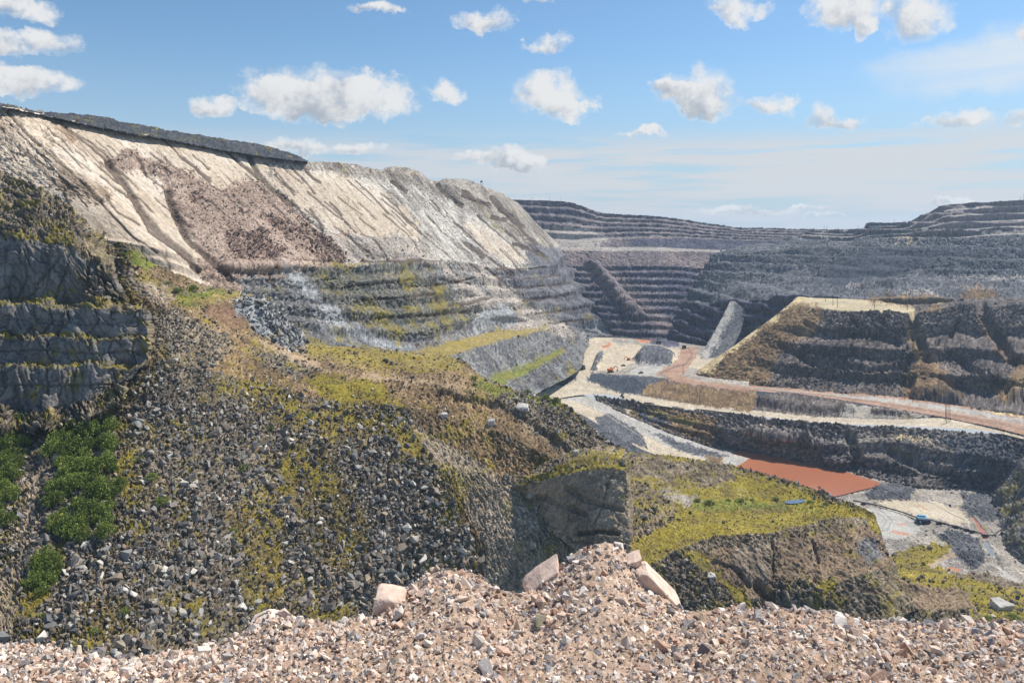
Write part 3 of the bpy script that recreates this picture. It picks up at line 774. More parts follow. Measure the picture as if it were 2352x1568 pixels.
sheet('spoil_bank', ur, ['farwall', 'spoil', 'spoil', 'spoil', 'spoil', 'fardark'],
      kinds=[('bench', 5, 0.5, 0.1, 0.75, 0.25), None, None, None, None, ('bench', 5, 0.5, 0.15, 0.65, 0.4)], px=2.0, cell=5, amp=3.5, step=18, step_h=18, rough_scale=40, mat_scale=0.15,
      streak=(0.08, 0.012), warp=6,
      regions=[('farpink', [(2080, 505), (2180, 465), (2360, 460), (2360, 530), (2100, 530)]),
               ('spoildark', [(1910, 600), (2000, 572), (2130, 568), (2200, 572), (2330, 575), (2330, 590), (2240, 590), (2140, 600), (2080, 630), (1960, 662), (1880, 655)]),
               ('ledge', [(1868, 540), (1900, 527), (1920, 530), (1895, 543), (1915, 556), (1905, 556), (1875, 545)]),
               ('pad', [(2055, 546), (2100, 544), (2130, 552), (2080, 553)]),
               ('ledge', [(2170, 632), (2260, 636), (2352, 640), (2352, 644), (2260, 641)]),
               ('ledge', [(2130, 650), (2220, 655), (2300, 664), (2220, 660)]),
               ('ledge', [(2060, 671), (2120, 674), (2200, 682), (2110, 680)]), ('ledge', [(1945, 652), (2000, 650), (2010, 655), (1950, 657)]),
               ('rust', [(2200, 690), (2220, 665), (2270, 662), (2300, 680), (2260, 692)]),
               ('tan', [(1980, 688), (2000, 672), (2100, 682), (2200, 690), (2200, 700), (1990, 700)])],
      bumps=[([(1990, 655), (2040, 632), (2120, 636), (2352, 640), (2352, 668), (2150, 655), (2060, 668)], 6, 16),
             ([(2050, 690), (2080, 655), (2230, 662), (2200, 688)], 4, 12),
             ([(1880, 665), (1960, 655), (2050, 672), (2000, 690), (1900, 690)], -5, 18)],
      ledge_mat=('ledge', 0.93, ['farwall', 'farpink']), label='grey stepped spoil bank forming the right side of the pit', cat='spoil bank', seed=9)
lap('upper right')

# ---- right hill: sand pad on top, dark benches in front
rh = [
    [(1835, 681, 1212), (1900, 684, 1205), (1990, 689, 1180), (2090, 701, 1110), (2200, 690, 1100), (2352, 684, 1080), (2520, 680, 1060)],
    [(1812, 702, 1150), (1848, 706, 1080), (1960, 714, 1005), (2090, 717, 995), (2200, 702, 1000), (2352, 700, 980), (2520, 700, 960)],
    [(1765, 738, 1105), (1802, 748, 1045), (1950, 752, 982), (2090, 752, 972), (2200, 740, 975), (2352, 750, 950), (2520, 750, 925)],
    [(1602, 858, 1012), (1718, 884, 955), (1900, 897, 908), (2090, 914, 872), (2200, 934, 832), (2352, 952, 782), (2520, 980, 740)],
    [(1602, 875, 1005), (1718, 900, 945), (1900, 915, 890), (2090, 935, 855), (2200, 950, 820), (2352, 975, 770), (2520, 1000, 730)],
]
rh_left_back = None
sheet('right_hill', [[(r[0][0] - 6, r[0][1] + 6, r[0][2] + 45)] + r for r in rh],
      ['pad', 'hill', 'hill', 'hill'], kinds=[None, None, ('bench', 3, 0.5, 0.06, 0.58, 0.75, (0.2, 0.42)), None], px=2.0, cell=4.0, amp=7.0, rough_scale=36, mat_scale=0.2, streak=(0.07, 0.008), warp=10, wfreq=24,
      regions=[('tan', [(1600, 870), (1640, 830), (1700, 775), (1760, 730), (1800, 700), (1850, 690), (1900, 712), (1870, 760), (1800, 800), (1770, 850), (1770, 895), (1720, 890)]),
               ('sand', [(1596, 856), (1640, 812), (1690, 775), (1745, 735), (1800, 695), (1830, 680), (1842, 690), (1800, 715), (1760, 748), (1715, 785), (1680, 805), (1655, 845), (1625, 856)]),
               ('pad', [(1838, 680), (1990, 686), (2090, 700), (2100, 712), (1960, 709), (1850, 702)]),
               ('tan', [(1985, 684), (2090, 695), (2200, 690), (2200, 705), (2110, 712), (2060, 700)]),
               ('rust', [(2240, 700), (2265, 695), (2290, 760), (2352, 840), (2330, 850), (2290, 810), (2250, 740)]),
               ('tan', [(2085, 730), (2110, 730), (2130, 800), (2190, 870), (2200, 920), (2080, 920), (2070, 880), (2100, 830), (2090, 780)]),
               ('tan', [(2352, 830), (2400, 900), (2310, 930), (2290, 900)]),
               ('hill', [(2100, 705), (2130, 690), (2200, 680), (2540, 665), (2540, 722), (2200, 718), (2110, 726)]), ('tan', [(1985, 682), (2100, 690), (2110, 706), (2060, 700), (1990, 692)]),
               ('rust', [(2130, 695), (2170, 693), (2160, 712), (2130, 712)])],
      grooves=[([(2098, 725), (2110, 770), (2130, 820)], 14, 14), ([(2255, 705), (2290, 770), (2330, 830)], 16, 14), ([(2095, 740), (2085, 830), (2075, 880)], 10, 6),
               ([(1850, 740), (1900, 765), (2000, 775), (2080, 790)], 8, 6), ([(1790, 790), (1860, 830), (2000, 850), (2080, 840)], 9, 8), ([(1960, 740), (1985, 760)], 6, 5), ([(2200, 740), (2180, 780), (2150, 790)], 7, 6), ([(2170, 800), (2240, 850), (2300, 880)], 9, 8)],
      bumps=[([(2080, 925), (2100, 860), (2125, 850), (2200, 905), (2230, 935)], 12, 18), ([(2300, 930), (2330, 870), (2380, 860), (2400, 930)], 12, 18)],
      label='dark terraced hill on the right with a pale sand pad on top', cat='hill', seed=12)
lap('right hill')

# ---- grey ramp behind the sand ridge
ramp = [
    [(1678, 690, 1330), (1688, 692, 1325), (1694, 696, 1318), (1700, 702, 1310), (1716, 708, 1300)],
    [(1650, 745, 1270), (1664, 748, 1262), (1670, 755, 1255), (1682, 756, 1250), (1700, 765, 1240)],
    [(1618, 800, 1200), (1634, 803, 1190), (1640, 812, 1182), (1652, 812, 1178), (1670, 820, 1170)],
    [(1598, 845, 1110), (1612, 848, 1100), (1616, 860, 1092), (1628, 862, 1090), (1650, 870, 1080)],
]
sheet('haul_ramp', ramp, ['spoil', 'spoil', 'spoil'], px=2.2, cell=2.5, amp=1.0, rough_scale=14, mat_scale=0.3,
      regions=[('roadgrey', [(1676, 688), (1692, 690), (1640, 800), (1608, 850), (1596, 846), (1620, 800)])], label='grey haul ramp climbing beside the sand ridge', cat='ramp', seed=14)

# ---- outlines of the water
POND = [(1648, 1062), (1666, 1048), (1695, 1036), (1735, 1040), (1800, 1052), (1868, 1064), (1935, 1080), (2018, 1106), (2012, 1116), (1965, 1128), (1925, 1138), (1850, 1150), (1700, 1125)]
STREAM1 = [(2222, 1176), (2234, 1177), (2250, 1198), (2264, 1216), (2276, 1233), (2258, 1240), (2248, 1222), (2238, 1202)]
STREAM2 = [(2252, 1242), (2268, 1238), (2288, 1266), (2300, 1286), (2308, 1306), (2298, 1312), (2282, 1298), (2268, 1268)]
# ---- upper pit floor and roads
fl1 = [
    [(1300, 770, -208), (1345, 765, -212), (1400, 768, -213), (1450, 774, -215), (1510, 778, -218), (1570, 786, -214), (1640, 800, -206), (1720, 830, -200)],
    [(1290, 800, -208), (1335, 795, -209), (1380, 795, -209), (1440, 797, -210), (1500, 798, -211), (1560, 802, -206), (1630, 825, -202), (1720, 850, -199)],
    [(1280, 830, -209), (1320, 830, -209), (1370, 832, -209), (1430, 834, -209), (1500, 834, -207), (1560, 840, -203), (1630, 855, -200), (1720, 880, -198)],
    [(1250, 880, -211), (1310, 866, -210), (1350, 862, -209), (1400, 860, -207), (1465, 862, -204), (1520, 868, -201), (1600, 884, -199), (1720, 896, -198)],
    [(1230, 905, -212), (1300, 892, -212), (1345, 888, -212), (1390, 892, -212), (1450, 905, -212), (1520, 918, -212), (1600, 929, -212), (1720, 940, -211)],
    [(1235, 925, -214), (1310, 910, -213), (1355, 905, -213), (1400, 906, -213), (1450, 920, -213), (1520, 932, -213), (1600, 942, -213), (1720, 954, -213)],
]
sheet('pit_floor_upper', fl1, ['floor', 'road', 'floor', 'spoil', 'road'], dith=3.0, px=2.2, cell=3.0, amp=1.2, rough_scale=18, mat_scale=0.35, warp=4,
      regions=[('road', [(1335, 790), (1350, 775), (1400, 770), (1410, 790), (1470, 793), (1460, 815), (1440, 840), (1415, 855), (1370, 850), (1345, 870), (1395, 893), (1470, 910), (1560, 925), (1560, 934), (1440, 922), (1300, 905), (1240, 905), (1260, 890), (1325, 875), (1320, 850), (1300, 860), (1310, 825)]),
               ('spoil', [(1355, 850), (1370, 815), (1385, 805), (1385, 820), (1370, 850)]),
               ('spoil', [(1450, 825), (1475, 798), (1520, 800), (1555, 815), (1540, 838), (1470, 840)]),
               ('roadgrey', [(1440, 850), (1480, 838), (1540, 838), (1510, 858), (1460, 862)]),
               ('roadbrown', [(1508, 858), (1525, 845), (1560, 828), (1562, 805), (1570, 796), (1595, 796), (1600, 825), (1575, 850), (1560, 862), (1640, 880), (1730, 890), (1730, 902), (1620, 888), (1540, 876)]),
               ('spoildark', [(1350, 868), (1360, 852), (1400, 862), (1450, 866), (1490, 885), (1480, 903), (1430, 905), (1390, 890)]),
               ('tan', [(1470, 905), (1490, 885), (1520, 874), (1620, 890), (1730, 902), (1730, 945), (1600, 930)]),
               ('orange', [(1460, 774), (1505, 776), (1505, 784), (1465, 783)]), ('orange', [(1378, 792), (1400, 789), (1402, 796), (1382, 800)]),
               ('fardark', [(1510, 770), (1560, 780), (1560, 795), (1490, 790)])],
      bumps=[([(1355, 852), (1368, 815), (1385, 803), (1388, 820), (1375, 850)], 7, 8), ([(1450, 827), (1475, 797), (1520, 799), (1558, 815), (1540, 840), (1470, 842)], 12, 12)],
      tracks=[('floor', [(1352, 780), (1345, 800), (1330, 840), (1325, 870), (1345, 890)], 2.0, 0.6), ('floor', [(1385, 780), (1400, 800), (1415, 830), (1420, 850)], 2.0, 0.6), ('spoil', [(1312, 830), (1322, 800), (1340, 780)], 2.2, 0.5),
              ('floor', [(1400, 778), (1412, 800), (1430, 850)], 1.6, 0.5), ('floor', [(1330, 860), (1360, 885), (1420, 900)], 2.0, 0.5), ('spoildark', [(1540, 870), (1515, 858), (1535, 848), (1575, 835), (1590, 815), (1580, 798)], 2.2, 0.55), ('floor', [(1260, 897), (1330, 895), (1400, 905), (1500, 925)], 2.0, 0.5)],
      label='upper pit floor with pale haul roads meeting', cat='pit floor', seed=15)

# ---- brown road, white road and the bank between them
s_rows = [
    [(1600, 862, -200), (1720, 884, -200), (1900, 897, -199), (2068, 911, -199), (2168, 927, -199), (2260, 938, -198), (2352, 950, -197), (2520, 985, -196)],
    [(1600, 884, -199), (1735, 897, -199), (1901, 914, -199), (2068, 941, -199), (2160, 957, -199), (2268, 979, -198), (2352, 1000, -197), (2520, 1040, -196)],
    [(1600, 929, -212), (1735, 943, -210), (1901, 958, -207), (2068, 963, -203), (2162, 960, -199.5), (2270, 982, -198.5), (2354, 1003, -197.5), (2522, 1043, -196)],
    [(1600, 938, -212), (1735, 954, -210), (1901, 971, -207), (2068, 977, -203), (2165, 981, -200), (2274, 990, -199), (2358, 1010, -198), (2526, 1050, -197)],
]
sheet('haul_road', s_rows, ['roadbrown', 'spoildark', 'road'], dith=3.0, px=2.2, cell=2.8, amp=2.0, rough_scale=20, mat_scale=0.3, warp=3.5,
      regions=[('tan', [(1590, 884), (1735, 897), (1745, 930), (1720, 945), (1590, 930)]),
               ('hill', [(1735, 912), (1800, 900), (1960, 925), (1975, 950), (1900, 958), (1735, 943)]),
               ('floor', [(1960, 930), (2068, 941), (2140, 954), (2068, 962), (1930, 958)]),
               ('hill', [(1995, 938), (2050, 941), (2110, 955), (2060, 957), (2000, 952)]),
               ('roadgrey', [(1900, 905), (2068, 925), (2200, 945), (2352, 970), (2352, 962), (2168, 930), (1968, 906)]),
               ('sand', [(2250, 936), (2352, 945), (2352, 960), (2270, 945)])],
      bumps=[([(1735, 914), (1790, 902), (1900, 918), (1972, 935), (1970, 950), (1890, 953), (1740, 935)], 7, 10), ([(1995, 940), (2050, 942), (2110, 953), (2060, 957), (2000, 952)], 4, 6)],
      tracks=[('roadgrey', [(1600, 873), (1735, 890), (1901, 905), (2068, 926), (2200, 948), (2352, 975)], 2.4, 0.5), ('floor', [(1600, 934), (1735, 949), (1901, 965), (2068, 970), (2140, 968)], 2.0, 0.5), ('spoil', [(1735, 892), (1901, 908), (2068, 931), (2200, 955), (2352, 985)], 1.4, 0.5), ('floor', [(2060, 975), (2110, 962), (2140, 958)], 2.4, 0.6)],
      label='brown haul road and white branch road crossing the right side', cat='road', seed=16)

# ---- bank below the white road down to the pond
def lz(z):
    # depth of the lower floor
    return z if z > -217 else -217 + (z + 217) * 0.7
def lower(rows):
    return [[(u, v, lz(z)) for u, v, z in r] for r in rows]

bank = [
    [(1362, 904, -213), (1450, 920, -213), (1600, 940, -212), (1735, 955, -210), (1901, 972, -207), (2068, 978, -203), (2165, 983, -200), (2274, 992, -199), (2360, 1012, -198), (2530, 1055, -197)],
    [(1366, 910, -215), (1455, 936, -219), (1590, 962, -220), (1730, 985, -221), (1890, 1008, -220), (2050, 1004, -212), (2150, 1020, -212), (2260, 1030, -211), (2330, 1045, -210), (2530, 1100, -208)],
    [(1367, 912, -215.5), (1456, 940, -221), (1588, 968, -222), (1728, 995, -223), (1885, 1020, -222.5), (2045, 1014, -214), (2145, 1032, -215), (2250, 1045, -215), (2320, 1060, -214), (2530, 1120, -212)],
    [(1370, 918, -217), (1440, 952, -226), (1562, 1002, -243), (1700, 1034, -254), (1870, 1066, -254), (2020, 1100, -254), (2100, 1116, -254), (2190, 1120, -254), (2290, 1130, -254), (2530, 1180, -254)],
    [(1372, 926, -222), (1440, 962, -236), (1560, 1014, -250), (1700, 1044, -260), (1870, 1076, -260), (2020, 1112, -260), (2100, 1130, -260), (2190, 1135, -260), (2290, 1150, -260), (2530, 1200, -260)],
]
bank = bank[:3] + lower(bank[3:])
sheet('pond_bank', bank, ['bankrock', 'bankrock', 'bankrock', 'bankrock'], kinds=[None, None, ('bench', 2, 0.5, 0.15, 0.65, 0.5), None], px=2.0, cell=3.2, amp=5.0, rough_scale=34, mat_scale=0.25, streak=(0.09, 0.01), warp=7,
      regions=[('tan', [(1440, 925), (1600, 945), (1650, 960), (1640, 1020), (1580, 1000), (1500, 975), (1430, 945)]),
               ('spoildark', [(1450, 930), (1500, 940), (1560, 985), (1480, 965)]),
               ('road', [(1425, 918), (1434, 918), (1452, 945), (1446, 953), (1436, 945)]),
               ('spoil', [(2165, 1000), (2300, 1000), (2400, 1040), (2400, 1140), (2250, 1160), (2160, 1120), (2200, 1060)]),
               ('sand', [(2040, 1002), (2060, 1000), (2150, 1010), (2140, 1014), (2050, 1007)]),
               ('olive', [(1470, 938), (1560, 958), (1620, 970), (1600, 975), (1500, 955)]),
               ('greyrock', [(1940, 980), (2000, 1000), (2080, 1040), (2000, 1060), (1920, 1030)])],
      bumps=[([(1880, 1040), (1960, 1050), (1960, 1075), (1900, 1075)], 8, 12), ([(1680, 985), (1760, 975), (1860, 990), (1880, 1020), (1760, 1020)], 9, 14)],
      grooves=[([(1950, 1000), (1970, 1050), (1960, 1080)], 14, 8), ([(1640, 985), (1660, 1020), (1670, 1040)], 12, 7), ([(2050, 1040), (2120, 1075), (2180, 1085)], 14, 9)],
      label='dark rocky bank rising from the red pond to the white road', cat='bank', seed=17)

# ---- lower road ramp
r3 = [
    [(1240, 900, -212.5), (1320, 902, -213.5), (1372, 919, -217.5), (1442, 953, -227), (1562, 1002, -243.5), (1640, 1030, -250.5), (1720, 1052, -254)],
    [(1250, 915, -213.5), (1325, 922, -216), (1380, 945, -222), (1450, 985, -231), (1545, 1030, -246), (1620, 1055, -252), (1700, 1080, -254.5)],
    [(1262, 935, -216), (1330, 950, -221), (1390, 985, -229), (1470, 1030, -239), (1530, 1052, -248), (1610, 1080, -254), (1700, 1110, -255)],
    [(1280, 990, -228), (1340, 1000, -232), (1400, 1040, -240), (1460, 1075, -250), (1530, 1100, -256), (1610, 1120, -256), (1700, 1150, -256)],
]
r3 = lower(r3)
sheet('lower_haul_road', r3, ['roadgrey', 'road', 'spoil'], dith=3.0, px=2.2, cell=2.4, amp=1.0, rough_scale=16, mat_scale=0.35, warp=4,
      regions=[('spoil', [(1365, 960), (1400, 950), (1470, 990), (1490, 1030), (1420, 1010), (1380, 980)]),
               ('spoil', [(1480, 985), (1560, 1010), (1680, 1050), (1640, 1052), (1560, 1035)]),
               ('roadgrey', [(1560, 1000), (1700, 1045), (1690, 1052), (1570, 1010)]),
               ('tan', [(1620, 1045), (1660, 1050), (1660, 1065), (1620, 1062)])],
      tracks=[('floor', [(1300, 905), (1380, 930), (1460, 975), (1530, 1030), (1560, 1050)], 2.2, 0.5), ('floor', [(1320, 905), (1400, 935), (1480, 985), (1545, 1035)], 2.2, 0.5), ('floor', [(1310, 915), (1390, 950), (1470, 1000), (1520, 1045)], 2.2, 0.5)],
      label='pale haul road running down towards the pond', cat='road', seed=18)

# ---- lower pit floor
lf = []
for Y in (880, 800, 720, 650, 600, 560, 530, 505, 480, 455, 430, 400, 370):
    row = []
    for X in (120, 200, 280, 340, 400, 460, 540, 680):
        zz = lz(-255) + 1.0 * math.sin(X * 0.05 + Y * 0.03)
        if Y < 560:
            zz += 30 * min(1, ((560 - Y) / 160)) ** 1.4
        row.append((X, Y, zz))
    lf.append(row)
def at_z(pts, z):
    return [P(u, v, z) for u, v in pts]
sheet('pit_floor_lower', lf, ['floor'] * 12, dith=3.0, px=2.3, cell=1.9, amp=1.4, rough_scale=16, mat_scale=0.6, xyz=True, warp=7, streak=(0.05, 0.05),
      regions=[('roadgrey', [(1985, 1165), (2060, 1175), (2110, 1200), (2110, 1225), (2030, 1240), (2000, 1200)]),
               ('road', [(2010, 1150), (2060, 1145), (2150, 1150), (2200, 1165), (2230, 1200), (2200, 1205), (2130, 1190), (2060, 1175)]),
               ('spoil', [(2010, 1112), (2050, 1106), (2110, 1120), (2080, 1145), (1990, 1150), (1980, 1140)]),
               ('spoil', [(2150, 1225), (2200, 1220), (2250, 1240), (2265, 1290), (2230, 1310), (2190, 1270)]),
               ('spoil', [(2200, 1130), (2300, 1130), (2300, 1190), (2270, 1200), (2220, 1170)]),
               ('moss', [(2040, 1285), (2060, 1265), (2150, 1245), (2190, 1262), (2130, 1300), (2190, 1305), (2150, 1330), (2050, 1310)]),
               ('path', [(2130, 1292), (2160, 1282), (2192, 1270), (2194, 1277), (2165, 1290), (2135, 1298)]),
               ('orange', [(2175, 1303), (2200, 1300), (2210, 1308), (2180, 1310)]),
               ('roadgrey', [(2280, 1285), (2300, 1300), (2352, 1335), (2352, 1350), (2300, 1320)]),
               ('moss', [(2180, 1315), (2260, 1320), (2360, 1345), (2420, 1400), (2420, 1500), (2150, 1500), (2180, 1400)]),
               ('screebrown', [(2180, 1312), (2260, 1318), (2352, 1340), (2352, 1356), (2260, 1335), (2190, 1325)])],
      bumps=[(POND, -4, 8), (STREAM1, -1.6, 5), (STREAM2, -1.6, 5), ([(2010, 1114), (2050, 1108), (2110, 1122), (2080, 1143), (1990, 1148)], 3, 10), ([(2150, 1225), (2200, 1220), (2250, 1240), (2262, 1290), (2230, 1305), (2190, 1270)], 2.5, 12)],
      tracks=[('spoil', [(2090, 1130), (2150, 1150), (2210, 1165), (2228, 1180)], 1.6, 0.6), ('spoil', [(2100, 1136), (2160, 1165), (2215, 1195)], 1.6, 0.6), ('spoil', [(2020, 1170), (2050, 1195), (2040, 1215), (2005, 1225)], 1.6, 0.5), ('spoil', [(2010, 1172), (2036, 1195), (2028, 1210), (2000, 1217)], 1.6, 0.5), ('orange', [(2050, 1220), (2085, 1226)], 4, 0.7), ('orange', [(2065, 1203), (2078, 1205)], 3, 0.6), ('orange', [(2110, 1160), (2130, 1170)], 3, 0.4), ('road', [(2000, 1150), (2100, 1150), (2180, 1170)], 4, 0.4)],
      label='lower pit floor of pale silt, rubble and moss', cat='pit floor', seed=19)
lap('floors')

# ---- dark rock wall at the right edge
base = [P(2300, 1066, lz(-240)), P(2278, 1112, lz(-256)), P(2284, 1160, lz(-256)), P(2303, 1225, lz(-256)), P(2330, 1290, lz(-256)), P(2356, 1345, lz(-256)), P(2430, 1480, lz(-250))]
rows_w = []
for dxx, dyy, dzz in ((120, 20, 50), (44, 10, 46), (30, 6, 34), (22, 5, 22), (8, 2, 10), (0, 0, 0), (-3, 0, -4)):
    rows_w.append([(b[0] + dxx * (0.35 if i == 0 else 0.8 if i == 1 else 1), b[1] + dyy + (14 if i == 0 else 0), b[2] + dzz * (0.3 if i == 0 else 0.85 if i == 1 else 1)) for i, b in enumerate(base)])
sheet('right_rock_wall', rows_w, ['spoil', 'darkgrey', 'darkgrey', 'darkgrey', 'darkgrey', 'darkgrey'], px=2.2, cell=2.6, amp=4.5, rough_scale=16, mat_scale=0.5, xyz=True,
      regions=[('mossgrey', [(2290, 1130), (2352, 1080), (2352, 1300), (2320, 1240)])], label='dark jagged rock wall at the right edge above the stream', cat='rock wall', seed=20)

# ---- left cliff block
def wrap(r, du=8, dv=4, dd=70):
    u, v, d = r[-1]
    return r + [(u + du * 0.4, v + dv * 0.5, d + 6), (u + du, v + dv, d + 26)]
cl = [
    [(-160, 385, 440), (0, 398, 430), (100, 432, 418), (160, 472, 408), (225, 535, 398), (268, 568, 395)],
    [(-160, 470, 395), (0, 480, 390), (90, 490, 386), (150, 510, 384), (215, 552, 382), (258, 590, 384)],
    [(-160, 545, 366), (0, 553, 362), (90, 550, 360), (150, 556, 361), (205, 575, 362), (255, 612, 366)],
    [(-160, 570, 361), (0, 578, 357), (90, 576, 355), (150, 580, 356), (210, 600, 357), (262, 640, 360)],
    [(-160, 684, 356), (0, 682, 351), (90, 686, 350), (170, 694, 350), (240, 690, 350), (292, 702, 352)],
    [(-160, 700, 344), (0, 699, 339), (90, 704, 338), (175, 708, 337), (255, 706, 337), (336, 716, 340)],
    [(-160, 765, 339), (0, 768, 334), (90, 770, 333), (175, 770, 332), (255, 772, 332), (340, 772, 336)],
    [(-160, 774, 334), (0, 776, 329), (90, 778, 328), (175, 776, 328), (255, 780, 328), (342, 778, 334)],
    [(-160, 832, 330), (0, 834, 325), (90, 836, 324), (175, 830, 324), (255, 832, 325), (342, 830, 331)],
    [(-160, 842, 324), (0, 844, 319), (90, 846, 318), (175, 840, 318), (250, 842, 320), (326, 842, 328)],
    [(-160, 935, 318), (0, 938, 312), (90, 942, 310), (160, 936, 311), (215, 910, 315), (290, 872, 322)],
    [(-160, 985, 300), (0, 985, 297), (90, 985, 296), (160, 980, 298), (215, 960, 303), (280, 930, 308)],
]
cracks = []
for k in range(24):
    band = random.choice([(575, 690), (705, 770), (780, 832), (845, 935)])
    u0 = random.uniform(-20, 335)
    cracks.append(([(u0, band[0]), (u0 + random.uniform(-10, 10), (band[0] + band[1]) / 2), (u0 + random.uniform(-22, 12), band[1])], random.uniform(1.8, 4), random.uniform(0.8, 2.4)))
for v0 in (738, 806, 885):
    cracks.append(([(-60, v0), (80, v0 + random.uniform(-8, 8)), (200, v0 + random.uniform(-8, 8)), (345, v0 + random.uniform(-6, 6))], random.uniform(1.8, 3.4), random.uniform(0.8, 1.8)))
cracks += [([(62, 690), (95, 640), (135, 590)], 5, 2.5), ([(128, 690), (140, 650), (158, 600)], 4, 2.0), ([(190, 690), (200, 640), (205, 610)], 4, 2.0)]
def wobble(r, k):
    # uneven ledges: more points along the row, each a little up or down
    f = np.linspace(0, len(r) - 1, 19)
    q = catmull(np.array(r, float), f)
    out = []
    for i, (u, v, d) in enumerate(q):
        n1 = math.sin(u * 0.043 + k * 1.7) * 5 + math.sin(u * 0.11 + k * 2.9) * 4
        m1 = math.sin(u * 0.06 + (k // 2) * 2.3) * 2.2 + math.sin(u * 0.021 + k) * 1.5
        e = 0.3 if i in (0, 18) else 1.0
        out.append((u, v + n1 * e * (0.4 if k < 2 else 1), d + m1 * e))
    return out
cl = [wobble(r, k) for k, r in enumerate(cl)]
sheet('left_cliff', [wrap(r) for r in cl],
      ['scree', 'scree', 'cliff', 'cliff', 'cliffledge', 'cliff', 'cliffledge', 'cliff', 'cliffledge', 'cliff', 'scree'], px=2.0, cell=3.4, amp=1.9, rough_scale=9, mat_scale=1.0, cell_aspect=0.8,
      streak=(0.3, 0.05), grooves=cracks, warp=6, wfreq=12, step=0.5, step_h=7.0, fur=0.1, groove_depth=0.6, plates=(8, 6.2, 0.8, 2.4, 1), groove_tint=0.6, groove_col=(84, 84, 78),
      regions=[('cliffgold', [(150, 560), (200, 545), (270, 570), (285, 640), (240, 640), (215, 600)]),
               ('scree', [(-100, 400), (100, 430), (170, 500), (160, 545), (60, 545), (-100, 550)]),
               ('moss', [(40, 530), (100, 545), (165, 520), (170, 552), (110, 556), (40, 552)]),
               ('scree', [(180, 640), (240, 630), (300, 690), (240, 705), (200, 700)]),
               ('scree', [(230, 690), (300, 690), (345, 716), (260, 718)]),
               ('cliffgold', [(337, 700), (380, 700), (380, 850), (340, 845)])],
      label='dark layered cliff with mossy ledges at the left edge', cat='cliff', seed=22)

# ---- near slope: bench top, mossy terrace, scree, dirt slope
D_rows = [
    [(-160, 690, 480), (252, 560, 425), (350, 603, 432), (470, 655, 452), (560, 672, 470), (610, 690, 480), (700, 782, 500), (850, 800, 520), (1000, 814, 530), (1062, 828, 520), (1118, 872, 492), (1200, 903, 470), (1290, 924, 450), (1384, 1003, 412), (1438, 1036, 402)],
    [(-160, 760, 440), (285, 640, 402), (370, 670, 412), (480, 692, 425), (560, 712, 440), (615, 748, 450), (700, 812, 460), (850, 834, 472), (955, 844, 474), (1032, 852, 470), (1092, 880, 462), (1180, 908, 450), (1272, 938, 440), (1376, 1010, 406), (1432, 1042, 394)],
    [(-160, 820, 400), (340, 716, 377), (390, 716, 382), (470, 735, 392), (540, 765, 402), (600, 800, 410), (720, 850, 425), (830, 868, 431), (930, 873, 433), (1020, 882, 435), (1092, 896, 436), (1172, 918, 436), (1252, 952, 430), (1342, 1018, 402), (1400, 1050, 388)],
    [(-160, 890, 356), (330, 832, 337), (400, 830, 341), (475, 848, 350), (540, 868, 358), (600, 885, 368), (700, 912, 385), (810, 925, 398), (900, 935, 402), (1000, 955, 402), (1080, 968, 400), (1165, 1000, 396), (1250, 1040, 388), (1345, 1060, 392), (1400, 1080, 388)],
    [(-160, 965, 314), (200, 945, 317), (330, 955, 316), (450, 978, 319), (530, 995, 327), (610, 1010, 338), (700, 1022, 350), (820, 1040, 362), (920, 1052, 367), (1010, 1070, 370), (1080, 1085, 371), (1160, 1110, 371), (1250, 1150, 373), (1350, 1150, 380), (1405, 1150, 392)],
    [(-160, 1150, 268), (200, 1150, 272), (330, 1150, 275), (450, 1155, 285), (540, 1165, 297), (620, 1172, 308), (700, 1180, 318), (820, 1190, 330), (920, 1200, 340), (1010, 1210, 346), (1080, 1220, 350), (1160, 1235, 352), (1250, 1250, 355), (1350, 1260, 358), (1405, 1262, 366)],
    [(-160, 1350, 232), (200, 1350, 238), (330, 1350, 245), (450, 1355, 255), (540, 1360, 267), (620, 1365, 278), (700, 1370, 290), (820, 1380, 305), (920, 1385, 318), (1010, 1390, 328), (1080, 1390, 334), (1160, 1390, 338), (1250, 1390, 341), (1350, 1390, 344), (1405, 1390, 350)],
    [(-160, 1570, 200), (200, 1570, 205), (330, 1570, 211), (450, 1570, 220), (540, 1570, 232), (620, 1570, 245), (700, 1570, 258), (820, 1560, 275), (920, 1560, 292), (1010, 1560, 305), (1080, 1560, 312), (1160, 1560, 318), (1250, 1560, 322), (1350, 1560, 326), (1405, 1560, 330)],
]
